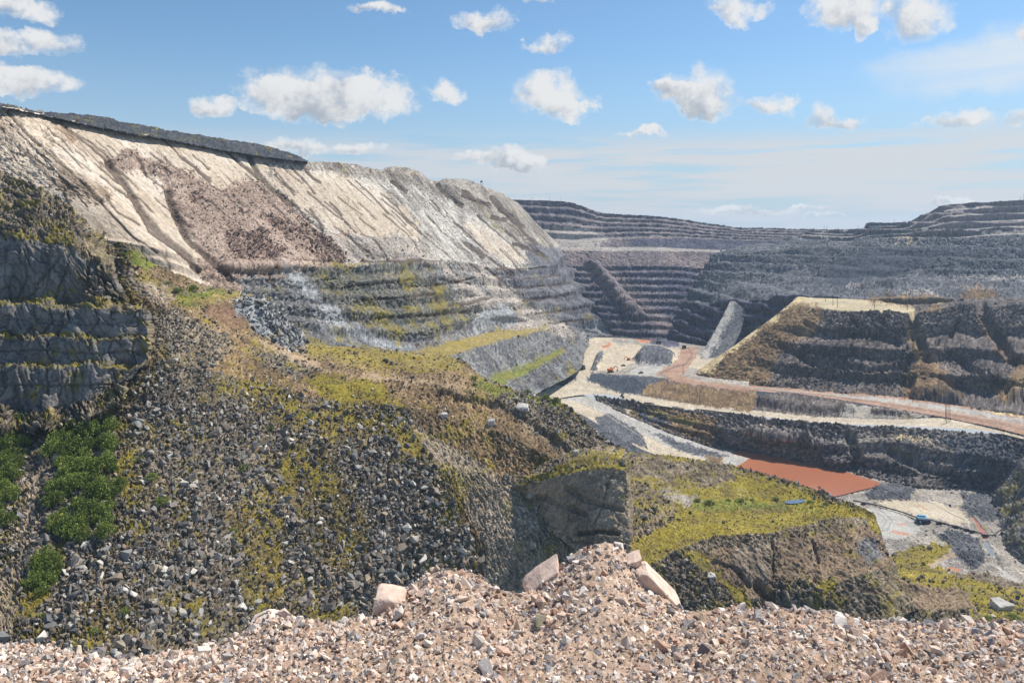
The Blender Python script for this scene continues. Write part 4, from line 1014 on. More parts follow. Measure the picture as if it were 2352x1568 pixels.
near_regions = [
    ('dirt', [(252, 555), (350, 600), (470, 650), (480, 660), (420, 660), (340, 640), (290, 620)]),
    ('green', [(278, 575), (340, 585), (370, 605), (350, 620), (305, 612)]),
    ('green', [(390, 695), (410, 672), (480, 665), (560, 668), (590, 674), (520, 690), (430, 705)]),
    ('olive', [(420, 690), (520, 672), (600, 670), (560, 690), (470, 698)]),
    ('gravelgrey', [(340, 640), (400, 660), (400, 700), (340, 690), (280, 640), (270, 600)]),
    ('rust', [(470, 712), (510, 700), (555, 705), (570, 755), (545, 760), (510, 740), (480, 730)]),
    ('paleblue', [(545, 690), (600, 680), (640, 730), (700, 785), (740, 812), (700, 818), (640, 790), (580, 760), (550, 720)]),
    ('olive', [(690, 815), (700, 785), (850, 798), (1000, 812), (1065, 826), (1100, 860), (1000, 848), (850, 836), (740, 828)]),
    ('green', [(1060, 880), (1080, 850), (1110, 868), (1180, 900), (1280, 920), (1330, 950), (1260, 935), (1150, 905)]),
    ('dirt', [(900, 845), (1000, 848), (1080, 840), (1120, 872), (1080, 882), (940, 868), (860, 850)]),
    ('path', [(560, 770), (640, 800), (760, 848), (880, 862), (1000, 876), (1100, 893), (1100, 897), (990, 884), (850, 868), (720, 846), (600, 795)]),
    ('screebrown', [(340, 720), (400, 712), (500, 750), (540, 790), (480, 850), (400, 840), (345, 830)]),
    ('scree', [(560, 800), (620, 800), (700, 840), (740, 860), (680, 868), (600, 840)]),
    ('moss', [(690, 870), (760, 862), (860, 870), (890, 890), (880, 925), (800, 930), (720, 900)]),
    ('scree', [(330, 830), (480, 840), (520, 900), (560, 1000), (700, 980), (880, 1000), (960, 1010), (1010, 1090), (1060, 1150), (1110, 1260), (1100, 1330), (1060, 1420), (1060, 1580), (-170, 1580), (-170, 1000), (200, 930), (300, 870)]),
    ('mossscree', [(560, 870), (640, 880), (700, 905), (720, 960), (680, 1000), (600, 960), (540, 910)]),
    ('mossscree', [(700, 930), (800, 930), (880, 950), (960, 990), (990, 1060), (940, 1040), (860, 1000), (780, 1020), (720, 990)]),
    ('mossscree', [(690, 1010), (760, 1030), (790, 1110), (840, 1180), (850, 1260), (800, 1330), (720, 1290), (690, 1210), (640, 1130), (650, 1060)]),
    ('mossscree', [(500, 1180), (560, 1150), (640, 1180), (660, 1260), (640, 1340), (700, 1400), (820, 1400), (780, 1450), (600, 1430), (540, 1360), (560, 1280)]),
    ('mossscree', [(330, 840), (380, 790), (400, 820), (340, 900), (280, 950), (190, 960), (240, 900)]),
    ('mossscree', [(180, 1380), (260, 1360), (340, 1400), (300, 1460), (190, 1470)]),
    ('mossscree', [(260, 960), (300, 960), (310, 1040), (330, 1100), (300, 1180), (275, 1120)]),
    ('dirt', [(900, 880), (1000, 890), (1100, 900), (1180, 930), (1250, 990), (1330, 1040), (1290, 1070), (1180, 1100), (1100, 1060), (1010, 1010), (950, 960)]),
    ('screebrown', [(1100, 900), (1200, 915), (1300, 940), (1390, 1005), (1440, 1040), (1300, 1060), (1240, 990), (1180, 940)]),
    ('gravelgrey', [(940, 960), (1010, 1010), (1100, 1065), (1180, 1110), (1240, 1190), (1320, 1250), (1420, 1260), (1420, 1580), (1080, 1580), (1070, 1420), (1110, 1320), (1110, 1250), (1060, 1150), (1010, 1080)]),
    ('dirt', [(1000, 1050), (1060, 1130), (1110, 1250), (1105, 1340), (1085, 1330), (1090, 1250), (1040, 1150)]),
    ('gravelgrey', [(60, 1130), (90, 1000), (115, 960), (130, 970), (100, 1050), (85, 1150), (60, 1300), (30, 1450), (-40, 1500), (-170, 1500), (-170, 1350), (30, 1300), (50, 1200)]),
    ('moss', [(100, 1330), (130, 1240), (160, 1230), (140, 1320), (80, 1420), (20, 1430)]),
]
sheet('scree_slope', D_rows, ['scree', 'dirt', 'dirt', 'scree', 'scree', 'scree', 'scree'], px=2.1, cell=1.6, amp=2.6, rough_scale=20, mat_scale=0.9,
      streak=(0.18, 0.02), regions=near_regions, warp=10, wfreq=20,
      bumps=[([(545, 690), (600, 680), (700, 785), (740, 812), (640, 790)], 4, 12), ([(690, 870), (760, 862), (880, 880), (880, 920), (760, 915)], 2, 20)],
      grooves=[([(560, 785), (640, 815), (720, 850)], 8, 1.5), ([(1060, 905), (1110, 980), (1130, 1040)], 26, 1.5), ([(1250, 985), (1270, 1040), (1230, 1060)], 26, 2), ([(1010, 905), (1090, 920), (1180, 950), (1260, 1000), (1310, 1050)], 16, 3.0)],
      label='broad near slope of grey scree, moss and brown dirt', cat='slope', seed=25)

# ---- pale rock face below the near ridge
F_rows = [
    [(1150, 1108, 392), (1215, 1082, 386), (1300, 1042, 384), (1380, 1022, 385), (1428, 1028, 384)],
    [(1160, 1114, 376), (1220, 1096, 370), (1300, 1062, 367), (1380, 1046, 366), (1436, 1052, 366)],
    [(1166, 1119, 373), (1222, 1110, 367), (1300, 1090, 360), (1380, 1076, 357), (1438, 1080, 358)],
    [(1172, 1126, 374), (1226, 1150, 369), (1305, 1170, 357), (1382, 1165, 350), (1444, 1165, 351)],
    [(1176, 1132, 376), (1234, 1182, 368), (1318, 1236, 351), (1390, 1244, 342), (1446, 1244, 344)],
    [(1180, 1140, 374), (1240, 1200, 366), (1325, 1262, 348), (1395, 1285, 336), (1450, 1290, 338)],
]
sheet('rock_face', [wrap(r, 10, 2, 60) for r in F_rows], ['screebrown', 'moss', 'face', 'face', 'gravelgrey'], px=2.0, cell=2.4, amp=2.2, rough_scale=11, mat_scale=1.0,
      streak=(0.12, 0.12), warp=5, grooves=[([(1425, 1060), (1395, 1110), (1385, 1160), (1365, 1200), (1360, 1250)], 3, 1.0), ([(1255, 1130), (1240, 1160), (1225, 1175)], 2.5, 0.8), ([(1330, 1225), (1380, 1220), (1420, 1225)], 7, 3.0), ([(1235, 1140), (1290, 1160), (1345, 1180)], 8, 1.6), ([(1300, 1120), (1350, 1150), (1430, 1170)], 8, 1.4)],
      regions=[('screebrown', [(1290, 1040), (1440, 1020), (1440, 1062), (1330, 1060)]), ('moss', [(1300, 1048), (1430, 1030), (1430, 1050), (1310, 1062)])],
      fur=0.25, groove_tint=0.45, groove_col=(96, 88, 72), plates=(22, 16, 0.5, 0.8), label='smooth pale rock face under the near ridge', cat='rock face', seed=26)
lap('near left')

# ---- mossy terrace in the middle right with its broken front
M_rows = [
    [(1395, 1030, 505), (1450, 1038, 498), (1560, 1048, 475), (1680, 1068, 455), (1800, 1098, 430), (1900, 1134, 412), (1968, 1160, 401), (1998, 1176, 395)],
    [(1415, 1110, 437), (1470, 1112, 435), (1580, 1122, 425), (1700, 1132, 418), (1820, 1142, 410), (1900, 1155, 402), (1970, 1168, 396), (2003, 1182, 390)],
    [(1432, 1200, 378), (1478, 1200, 377), (1560, 1190, 385), (1670, 1185, 388), (1785, 1182, 386), (1880, 1178, 386), (1955, 1176, 388), (2004, 1186, 386)],
    [(1440, 1296, 333), (1484, 1300, 334), (1566, 1260, 344), (1655, 1229, 356), (1768, 1223, 354), (1868, 1199, 362), (1938, 1187, 370), (2004, 1190, 382)],
    [(1446, 1330, 329), (1500, 1335, 329), (1580, 1295, 337), (1668, 1252, 349), (1776, 1246, 347), (1876, 1225, 352), (1950, 1210, 360), (2014, 1212, 372)],
    [(1452, 1380, 323), (1520, 1390, 320), (1605, 1350, 326), (1690, 1325, 334), (1788, 1325, 331), (1888, 1290, 336), (1968, 1268, 344), (2028, 1258, 360)],
    [(1460, 1450, 314), (1540, 1450, 310), (1640, 1420, 313), (1735, 1395, 318), (1800, 1385, 318), (1900, 1345, 320), (1990, 1315, 326), (2052, 1300, 344)],
    [(1470, 1540, 302), (1560, 1540, 300), (1660, 1520, 300), (1760, 1500, 302), (1830, 1480, 303), (1930, 1440, 304), (2030, 1420, 308), (2110, 1400, 316)],
]
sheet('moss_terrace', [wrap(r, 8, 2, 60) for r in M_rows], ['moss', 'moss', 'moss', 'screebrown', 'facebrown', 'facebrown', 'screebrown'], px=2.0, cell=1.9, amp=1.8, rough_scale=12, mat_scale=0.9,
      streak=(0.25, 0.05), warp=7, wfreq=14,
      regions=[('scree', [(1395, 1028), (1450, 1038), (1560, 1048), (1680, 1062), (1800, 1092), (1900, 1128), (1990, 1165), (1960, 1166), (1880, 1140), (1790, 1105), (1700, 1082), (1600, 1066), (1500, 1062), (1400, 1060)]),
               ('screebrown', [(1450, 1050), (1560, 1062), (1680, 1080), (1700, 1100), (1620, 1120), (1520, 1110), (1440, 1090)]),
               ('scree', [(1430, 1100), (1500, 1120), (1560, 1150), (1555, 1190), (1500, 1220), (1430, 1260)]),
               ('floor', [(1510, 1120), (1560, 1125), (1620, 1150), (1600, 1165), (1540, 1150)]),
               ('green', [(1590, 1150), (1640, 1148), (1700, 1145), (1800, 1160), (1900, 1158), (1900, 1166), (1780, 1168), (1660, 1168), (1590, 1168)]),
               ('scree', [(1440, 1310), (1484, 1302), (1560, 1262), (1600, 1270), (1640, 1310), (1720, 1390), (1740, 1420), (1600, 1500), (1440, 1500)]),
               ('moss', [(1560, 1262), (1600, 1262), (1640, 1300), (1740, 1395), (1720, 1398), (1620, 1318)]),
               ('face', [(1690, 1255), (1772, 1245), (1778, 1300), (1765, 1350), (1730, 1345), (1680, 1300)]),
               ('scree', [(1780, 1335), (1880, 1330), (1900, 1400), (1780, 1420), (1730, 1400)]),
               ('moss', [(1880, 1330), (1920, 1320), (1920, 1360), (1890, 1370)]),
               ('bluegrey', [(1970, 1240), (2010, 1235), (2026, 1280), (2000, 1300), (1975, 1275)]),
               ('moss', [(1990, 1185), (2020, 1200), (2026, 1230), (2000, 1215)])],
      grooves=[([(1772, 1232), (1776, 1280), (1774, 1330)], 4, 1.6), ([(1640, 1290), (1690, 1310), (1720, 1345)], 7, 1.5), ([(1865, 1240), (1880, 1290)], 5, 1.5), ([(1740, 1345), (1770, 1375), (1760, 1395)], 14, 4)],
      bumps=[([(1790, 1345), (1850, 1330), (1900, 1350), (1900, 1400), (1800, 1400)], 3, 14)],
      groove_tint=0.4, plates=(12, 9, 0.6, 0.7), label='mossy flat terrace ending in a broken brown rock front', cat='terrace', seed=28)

lobe = [
    [(2015, 1290, 372), (2060, 1302, 366), (2120, 1312, 362), (2180, 1318, 362), (2196, 1328, 366)],
    [(2030, 1302, 346), (2070, 1318, 342), (2130, 1328, 340), (2188, 1332, 342), (2208, 1344, 348)],
    [(2045, 1320, 338), (2080, 1338, 332), (2140, 1348, 330), (2194, 1350, 332), (2214, 1358, 340)],
    [(2070, 1380, 322), (2100, 1395, 318), (2150, 1400, 317), (2205, 1396, 320), (2234, 1394, 330)],
    [(2080, 1440, 310), (2110, 1450, 306), (2160, 1450, 305), (2215, 1440, 308), (2245, 1425, 318)],
]
sheet('rock_knoll', [wrap(r, 8, 3, 40) for r in lobe], ['moss', 'moss', 'facebrown', 'screebrown'], px=2.0, cell=2.2, amp=2.4, rough_scale=9, mat_scale=1.0, warp=6,
      label='small mossy rock knoll at the end of the terrace', cat='knoll', seed=29)
lap('near right')

# ---- foreground berm of pink gravel
crest = [(-120, 1480, 4.5), (0, 1484, 4.45), (60, 1482, 4.45), (133, 1490, 4.4), (217, 1506, 4.35), (300, 1515, 4.3), (400, 1500, 4.35), (500, 1483, 4.45), (550, 1464, 4.5), (575, 1440, 4.6), (604, 1412, 4.7), (640, 1406, 4.7), (680, 1420, 4.65),
         (740, 1430, 4.65), (800, 1424, 4.7), (860, 1412, 4.8), (905, 1372, 4.95), (950, 1340, 5.1), (985, 1314, 5.2), (1034, 1308, 5.2), (1084, 1314, 5.2), (1130, 1344, 5.1), (1180, 1362, 5.1), (1230, 1352, 5.2), (1280, 1310, 5.3), (1340, 1262, 5.4), (1380, 1248, 5.4),
         (1420, 1254, 5.4), (1450, 1285, 5.3), (1490, 1330, 5.2), (1540, 1385, 5.0), (1575, 1404, 4.95), (1650, 1400, 4.95), (1770, 1396, 4.95), (1890, 1402, 4.95), (1940, 1412, 4.9), (1995, 1422, 4.85), (2090, 1430, 4.8), (2211, 1430, 4.8), (2352, 1426, 4.8), (2500, 1420, 4.8)]
def shift(rows, f):
    return [f(*r) for r in rows]
def blend(u, v, d, t, vt, dt):
    return (u, v + (vt - v) * t, d + (dt - d) * t)
b_back3 = shift(crest, lambda u, v, d: (u, v + 330, d + 1.2))
b_back2 = shift(crest, lambda u, v, d: (u, v + 90, d + 0.75))
b_back1 = shift(crest, lambda u, v, d: (u, v + 12, d + 0.28))
b1 = shift(crest, lambda u, v, d: blend(u, v, d, 0.10, 1570, 3.7))
b2 = shift(crest, lambda u, v, d: blend(u, v, d, 0.34, 1575, 3.7))
b3 = shift(crest, lambda u, v, d: blend(u, v, d, 0.68, 1585, 3.65))
b4 = shift(crest, lambda u, v, d: (u, 1600, 3.62))
b5 = shift(crest, lambda u, v, d: (u, 1760, 3.0))
sheet('gravel_berm', [b_back3, b_back2, b_back1, crest, b1, b2, b3, b4, b5], ['gravel'] * 8, px=4.5, cell=0.05, amp=0.055, rough_scale=0.35, mat_scale=30.0, streak=(3, 3),
      bumps=[([(1180, 1420), (1300, 1385), (1460, 1380), (1490, 1420), (1420, 1470), (1250, 1480)], -0.05, 60),
             ([(1700, 1440), (1900, 1430), (1960, 1480), (1900, 1600), (1650, 1600)], -0.06, 60)],
      label='pink gravel berm in the foreground', cat='berm', seed=31)
lap('berm')

# ================================================================== WATER
def surf(name, u, v):
    s = SHEETS[name]
    d = (s['U'] - u) ** 2 + (s['V'] - v) ** 2
    i = np.unravel_index(np.argmin(d), d.shape)
    return Vector(s['G'][i])

def water_material(name, rgb, rough, spec=0.5):
    mt = plain(name, rgb, rough, 0.0, 0.07, 0.02)
    nt = mt.node_tree; N, L = nt.nodes, nt.links
    b = N['Principled BSDF']
    b.inputs['Specular IOR Level'].default_value = spec
    n = N.new('ShaderNodeTexNoise'); n.inputs['Scale'].default_value = 0.7; n.inputs['Detail'].default_value = 3
    g = N.new('ShaderNodeNewGeometry'); L.new(g.outputs['Position'], n.inputs['Vector'])
    bp = N.new('ShaderNodeBump'); bp.inputs['Strength'].default_value = 0.08; bp.inputs['Distance'].default_value = 0.3
    L.new(n.outputs[0], bp.inputs['Height']); L.new(bp.outputs[0], b.inputs['Normal'])
    return mt

def water(name, pts, mat, label):
    co = np.array(pts)
    me = bpy.data.meshes.new(name)
    me.from_pydata([tuple(p) for p in co], [], [list(range(len(co)))])
    bm = bmesh.new(); bm.from_mesh(me)
    bmesh.ops.triangulate(bm, faces=bm.faces[:]); bmesh.ops.recalc_face_normals(bm, faces=bm.faces[:])
    for f in bm.faces:
        if f.normal.z < 0:
            f.normal_flip()
    bm.to_mesh(me); bm.free()
    o = link(name, me, mat)
    tag(o, label, 'water', None, 'structure')
    return o

def smooth_outline(pts, n=6):
    p = np.array(pts + [pts[0]], float)
    out = []
    m = len(pts)
    for i in range(m):
        p0, p1, p2, p3 = (np.array(pts[(i + k - 1) % m], float) for k in range(4))
        for k in range(n):
            t = k / n
            out.append(0.5 * ((2 * p1) + (-p0 + p2) * t + (2 * p0 - 5 * p1 + 4 * p2 - p3) * t * t + (-p0 + 3 * p1 - 3 * p2 + p3) * t ** 3))
    return [tuple(q) for q in out]

red_w = water_material('red_water', (170, 110, 82), 0.14, 0.4)
grey_w = water_material('grey_water', (130, 132, 130), 0.12)
blue_w = water_material('clear_water', (96, 112, 130), 0.05)
POND_Z = lz(-255) + 0.7
water('red_pond', at_z(smooth_outline(POND), POND_Z), red_w, 'rust red settling pond at the foot of the dark bank')
water('brown_stream', at_z(smooth_outline(STREAM1), lz(-255) - 0.6), red_w, 'narrow rust brown stream below the right rock wall')
water('grey_stream', at_z(smooth_outline(STREAM2), lz(-255) - 0.7), grey_w, 'grey lower stretch of the stream near the right edge')
sp = surf('moss_terrace', 1825, 1153)
water('moss_pool', [P(u, v, float(sp.z + 0.25)) for u, v in smooth_outline([(1802, 1152), (1816, 1148), (1842, 1146), (1850, 1150), (1834, 1155), (1812, 1156)])], blue_w, 'small blue pool lying on the mossy terrace')

# ================================================================== STONES
def hull_variants(n, pts, seed, flat=(1, 1, 1), subdiv=0, jitter=0.0):
    rr = random.Random(seed)
    out = []
    for k in range(n):
        bm = bmesh.new()
        f = [flat[i] * rr.uniform(0.8, 1.2) for i in range(3)]
        for q in range(pts):
            while True:
                v = Vector((rr.uniform(-1, 1), rr.uniform(-1, 1), rr.uniform(-1, 1)))
                if 0.72 < v.length < 1.12:
                    break
            bm.verts.new((v.x * f[0] * 0.55, v.y * f[1] * 0.55, v.z * f[2] * 0.55))
        r = bmesh.ops.convex_hull(bm, input=bm.verts[:])
        loose = [v for v in bm.verts if not v.link_faces]
        bmesh.ops.delete(bm, geom=loose, context='VERTS')
        bmesh.ops.triangulate(bm, faces=bm.faces[:])
        if subdiv:
            bmesh.ops.subdivide_edges(bm, edges=bm.edges[:], cuts=1, use_grid_fill=True, smooth=0.55)
            bmesh.ops.triangulate(bm, faces=bm.faces[:])
            for v in bm.verts:
                v.co += Vector((rr.gauss(0, 1), rr.gauss(0, 1), rr.gauss(0, 1))) * jitter
        bmesh.ops.recalc_face_normals(bm, faces=bm.faces[:])
        bm.verts.ensure_lookup_table(); bm.verts.index_update()
        co = np.array([v.co[:] for v in bm.verts], np.float32)
        fc = np.array([[v.index for v in fa.verts] for fa in bm.faces], np.int32)
        out.append((co, fc)); bm.free()
    return out

def rand_rot(n, rng):
    q = rng.normal(size=(n, 4)); q /= np.linalg.norm(q, axis=1, keepdims=True)
    w, x, y, z = q.T
    return np.stack([np.stack([1 - 2 * (y * y + z * z), 2 * (x * y - z * w), 2 * (x * z + y * w)], -1),
                     np.stack([2 * (x * y + z * w), 1 - 2 * (x * x + z * z), 2 * (y * z - x * w)], -1),
                     np.stack([2 * (x * z - y * w), 2 * (y * z + x * w), 1 - 2 * (x * x + y * y)], -1)], 1)

def stone_mesh(name, variants, pos, size, rot, col, rng, smooth=False):
    vs, fs, cs = [], [], []
    off = 0
    pick = rng.integers(0, len(variants), len(pos))
    for k, (co, fc) in enumerate(variants):
        ii = np.where(pick == k)[0]
        if not len(ii):
            continue
        V = np.einsum('nij,vj->nvi', rot[ii], co) * size[ii][:, None, None] + pos[ii][:, None, :]
        F = fc[None] + (np.arange(len(ii)) * len(co))[:, None, None] + off
        vs.append(V.reshape(-1, 3)); fs.append(F.reshape(-1, 3))
        cs.append(np.repeat(col[ii], len(co), 0))
        off += len(ii) * len(co)
    return mesh_from_arrays(name, np.concatenate(vs), np.concatenate(fs).ravel(), 3, np.concatenate(cs), smooth)

def pick_points(sname, n, mask, rng, sink=0.0):
    s = SHEETS[sname]
    m = mask(s)
    ii = np.flatnonzero(m.ravel())
    if len(ii) == 0:
        return np.zeros((0, 3))
    k = rng.choice(ii, n, replace=True)
    G = s['G'].reshape(-1, 3)
    return G[k], s['n'].reshape(-1, 3)[k], k

def lincol(tab, idx):
    t = np.array([lin(c) for c in tab], np.float32)
    return t[idx]

def stone_material(name, tab, scale, bump=0.35, rough=0.85):
    """colour picked for each object from its own random number"""
    mt = bpy.data.materials.new(name); mt.use_nodes = True
    nt = mt.node_tree; N, L = nt.nodes, nt.links
    b = N['Principled BSDF']
    oi = N.new('ShaderNodeObjectInfo')
    cr = N.new('ShaderNodeValToRGB'); cr.color_ramp.interpolation = 'CONSTANT'
    els = cr.color_ramp.elements
    while len(els) < len(tab):
        els.new(0.5)
    for k, c in enumerate(tab):
        els[k].position = k / len(tab); els[k].color = (*lin(c), 1)
    L.new(oi.outputs['Random'], cr.inputs[0])
    tc = N.new('ShaderNodeTexCoord')
    n1 = N.new('ShaderNodeTexNoise'); n1.inputs['Scale'].default_value = scale; n1.inputs['Detail'].default_value = 6
    n1.inputs['Roughness'].default_value = 0.7
    L.new(tc.outputs['Object'], n1.inputs['Vector'])
    rm = N.new('ShaderNodeMapRange'); rm.inputs[1].default_value = 0.3; rm.inputs[2].default_value = 0.7; rm.inputs[3].default_value = 0.7; rm.inputs[4].default_value = 1.25
    L.new(n1.outputs[0], rm.inputs[0])
    mx = N.new('ShaderNodeVectorMath'); mx.operation = 'SCALE'
    L.new(cr.outputs[0], mx.inputs[0]); L.new(rm.outputs[0], mx.inputs['Scale'])
    L.new(mx.outputs[0], b.inputs['Base Color'])
    bp = N.new('ShaderNodeBump'); bp.inputs['Strength'].default_value = bump; bp.inputs['Distance'].default_value = 0.05
    L.new(n1.outputs[0], bp.inputs['Height']); L.new(bp.outputs[0], b.inputs['Normal'])
    b.inputs['Roughness'].default_value = rough
    b.inputs['Specular IOR Level'].default_value = 0.25
    return mt

def variant_meshes(prefix, variants, mat, smooth=False):
    out = []
    for k, (co, fc) in enumerate(variants):
        me = mesh_from_arrays('%s_shape' % prefix, co, fc.ravel(), 3, None, smooth)
        me.materials.append(mat); out.append(me)
    return out

rngS = np.random.default_rng(77)
SC_GREY = [(140, 132, 122), (114, 108, 100), (162, 155, 145), (96, 92, 88), (184, 177, 166), (134, 120, 104), (150, 138, 120), (118, 116, 114), (196, 189, 178), (106, 97, 89), (164, 148, 126), (136, 133, 128), (98, 96, 96), (126, 118, 110), (146, 127, 106)]
blk = hull_variants(10, 11, 3, (1.25, 0.95, 0.7))
scree_obj_mat = stone_material('scree_rock', SC_GREY, 0.9)
blk_me = variant_meshes('boulder', blk, scree_obj_mat)

def scatter_blocks(sname, n, mats, med, sig, lo, hi, tab, rng, umax=None, name='loose_rocks', label=''):
    ids = [RI[m] for m in mats]
    def mask(s):
        m = np.isin(s['mat'], ids) & (s['V'] < 1535) & (s['U'] > -40) & (s['U'] < 2400)
        if umax is not None:
            m &= umax(s)
        # bare patches: fewer stones where moss grows
        return m & (RNG.random(m.shape) > s['moss'] * 0.75)
    pos, nrm, k = pick_points(sname, n, mask, rng)
    px = np.clip(np.exp(rng.normal(math.log(med), sig, n)), lo, hi)
    size = px * pos[:, 1] / FL
    pos = pos + nrm * (size * 0.18)[:, None]
    col = lincol(tab, rng.integers(0, len(tab), n)) * rng.uniform(0.5, 1.1, (n, 1)).astype(np.float32)
    rot = rand_rot(n, rng)
    return pos, size, rot, col, px

# --- blocks on the near slope: the 300 largest one by one, the rest as one mass
parts_ = []
def vz(a, b):
    return lambda s: (s['V'] > a) & (s['V'] < b)
parts_.append(scatter_blocks('scree_slope', 5200, ['scree', 'screebrown'], 5.0, 0.40, 2.6, 13, SC_GREY, rngS, vz(700, 1000)))
parts_.append(scatter_blocks('scree_slope', 11000, ['scree'], 7.2, 0.45, 3.2, 22, SC_GREY, rngS, vz(930, 1300)))
parts_.append(scatter_blocks('scree_slope', 6500, ['scree'], 9.4, 0.45, 4, 30, SC_GREY, rngS, vz(1230, 1535)))
parts_.append(scatter_blocks('scree_slope', 3200, ['mossscree'], 6.0, 0.5, 3, 18, SC_GREY, rngS))
parts_.append(scatter_blocks('scree_slope', 900, ['moss', 'dirt', 'olive', 'green', 'path'], 4.0, 0.45, 2.5, 13, SC_GREY, rngS))
parts_.append(scatter_blocks('scree_slope', 3200, ['gravelgrey', 'screebrown', 'dirt'], 3.6, 0.45, 2.2, 13, SC_GREY + [(150, 140, 126)] * 4, rngS))
parts_.append(scatter_blocks('scree_slope', 500, ['paleblue'], 8.0, 0.4, 5, 22, [(150, 150, 150), (180, 178, 172), (122, 126, 130), (104, 100, 98)], rngS))
pos = np.concatenate([p[0] for p in parts_]); size = np.concatenate([p[1] for p in parts_]); rot = np.concatenate([p[2] for p in parts_])
colr = np.concatenate([p[3] for p in parts_]); pxs = np.concatenate([p[4] for p in parts_])
vis = (CY - pos[:, 2] / pos[:, 1] * FL) < np.interp(pos[:, 0] / pos[:, 1] * FL + CX, [c[0] for c in crest], [c[1] for c in crest]) - 4
inframe = np.abs(pos[:, 0] / pos[:, 1] * FL) < 1170
order = np.argsort(-np.where(vis & inframe, pxs, 0))
big_i = order[:300]
small_i = order[300:]
gm_scree = ground_material('scree_mass', 1.2, 0.3)
me = stone_mesh('scree_rocks', blk, pos[small_i], size[small_i], rot[small_i], colr[small_i], rngS)
o = link('scree_rocks', me, gm_scree)
tag(o, 'mass of smaller dark angular rocks strewn over the near slope', 'rubble', None, 'stuff')
for i in big_i:
    b = bpy.data.objects.new('boulder', blk_me[int(rngS.integers(0, len(blk_me)))])
    b.matrix_world = Matrix.Translation(pos[i]) @ Matrix(rot[i].tolist()).to_4x4() @ Matrix.Diagonal((*(float(size[i]),) * 3, 1))
    COL.objects.link(b)
    tag(b, 'large angular grey boulder lying among the rubble of the near scree slope', 'boulder', 'large boulders on the near scree slope')

# --- rubble elsewhere
def rubble(name, label, jobs):
    ps = [scatter_blocks(*j) for j in jobs]
    pos = np.concatenate([p[0] for p in ps]); size = np.concatenate([p[1] for p in ps]); rot = np.concatenate([p[2] for p in ps]); colr = np.concatenate([p[3] for p in ps])
    o = link(name, stone_mesh(name, blk, pos, size, rot, colr, rngS), gm_scree)
    tag(o, label, 'rubble', None, 'stuff')
rubble('terrace_rocks', 'small dark rocks strewn over the mossy terrace and its broken front', [
    ('moss_terrace', 1600, ['scree'], 5.0, 0.45, 3, 16, SC_GREY, rngS),
    ('moss_terrace', 900, ['screebrown', 'facebrown'], 4.0, 0.4, 2.5, 12, SC_GREY + [(140, 124, 104)] * 4, rngS),
    ('moss_terrace', 260, ['moss', 'green', 'floor'], 3.6, 0.4, 2.5, 9, SC_GREY, rngS),
    ('rock_knoll', 160, ['moss', 'screebrown'], 5.0, 0.5, 3, 14, SC_GREY, rngS),
    ('rock_face', 160, ['screebrown', 'moss'], 4.5, 0.5, 3, 14, SC_GREY, rngS)])
rubble('cliff_rocks', 'small rocks resting on the ledges of the left cliff', [
    ('left_cliff', 900, ['scree'], 4.5, 0.45, 3, 14, SC_GREY, rngS), ('left_cliff', 120, ['moss'], 4.0, 0.4, 3, 10, SC_GREY, rngS)])
PINKS = [(156, 137, 124), (178, 160, 146), (132, 113, 102), (196, 180, 166), (112, 96, 88)]
rubble('talus_rocks', 'pinkish talus rocks strewn over the fans of the left wall', [
    ('pit_wall_left', 1500, ['pinktalus'], 3.0, 0.4, 2, 8, PINKS, rngS),
    ('pit_wall_left', 1300, ['debris'], 3.4, 0.4, 2, 9, [(100, 84, 78), (122, 104, 95), (90, 76, 70), (152, 133, 122), (176, 158, 146)], rngS),
    ('pit_wall_left', 900, ['greytalus', 'mossgrey', 'bluegrey'], 3.0, 0.4, 2, 7, SC_GREY, rngS)])
rubble('pit_rocks', 'dark loose rocks on the right hill, pond bank and lower floor', [
    ('right_hill', 1500, ['hill'], 3.2, 0.4, 2, 8, [(92, 90, 96), (70, 68, 74), (120, 116, 116), (140, 136, 132)], rngS),
    ('pond_bank', 1100, ['bankrock', 'spoil', 'greyrock'], 3.2, 0.4, 2, 8, [(92, 90, 94), (70, 68, 72), (124, 120, 118)], rngS),
    ('pit_floor_lower', 900, ['spoil', 'floor'], 3.0, 0.4, 2, 8, [(104, 104, 106), (84, 84, 88), (150, 146, 140), (190, 184, 176)], rngS),
    ('pit_floor_lower', 250, ['moss', 'screebrown'], 4.5, 0.5, 3, 14, SC_GREY, rngS),
    ('spoil_bank', 1200, ['spoil'], 2.8, 0.3, 2, 6, [(104, 108, 114), (124, 128, 132), (84, 88, 94)], rngS),
    ('right_rock_wall', 300, ['darkgrey', 'mossgrey'], 5, 0.4, 3, 12, SC_GREY, rngS)])
lap('rubble')

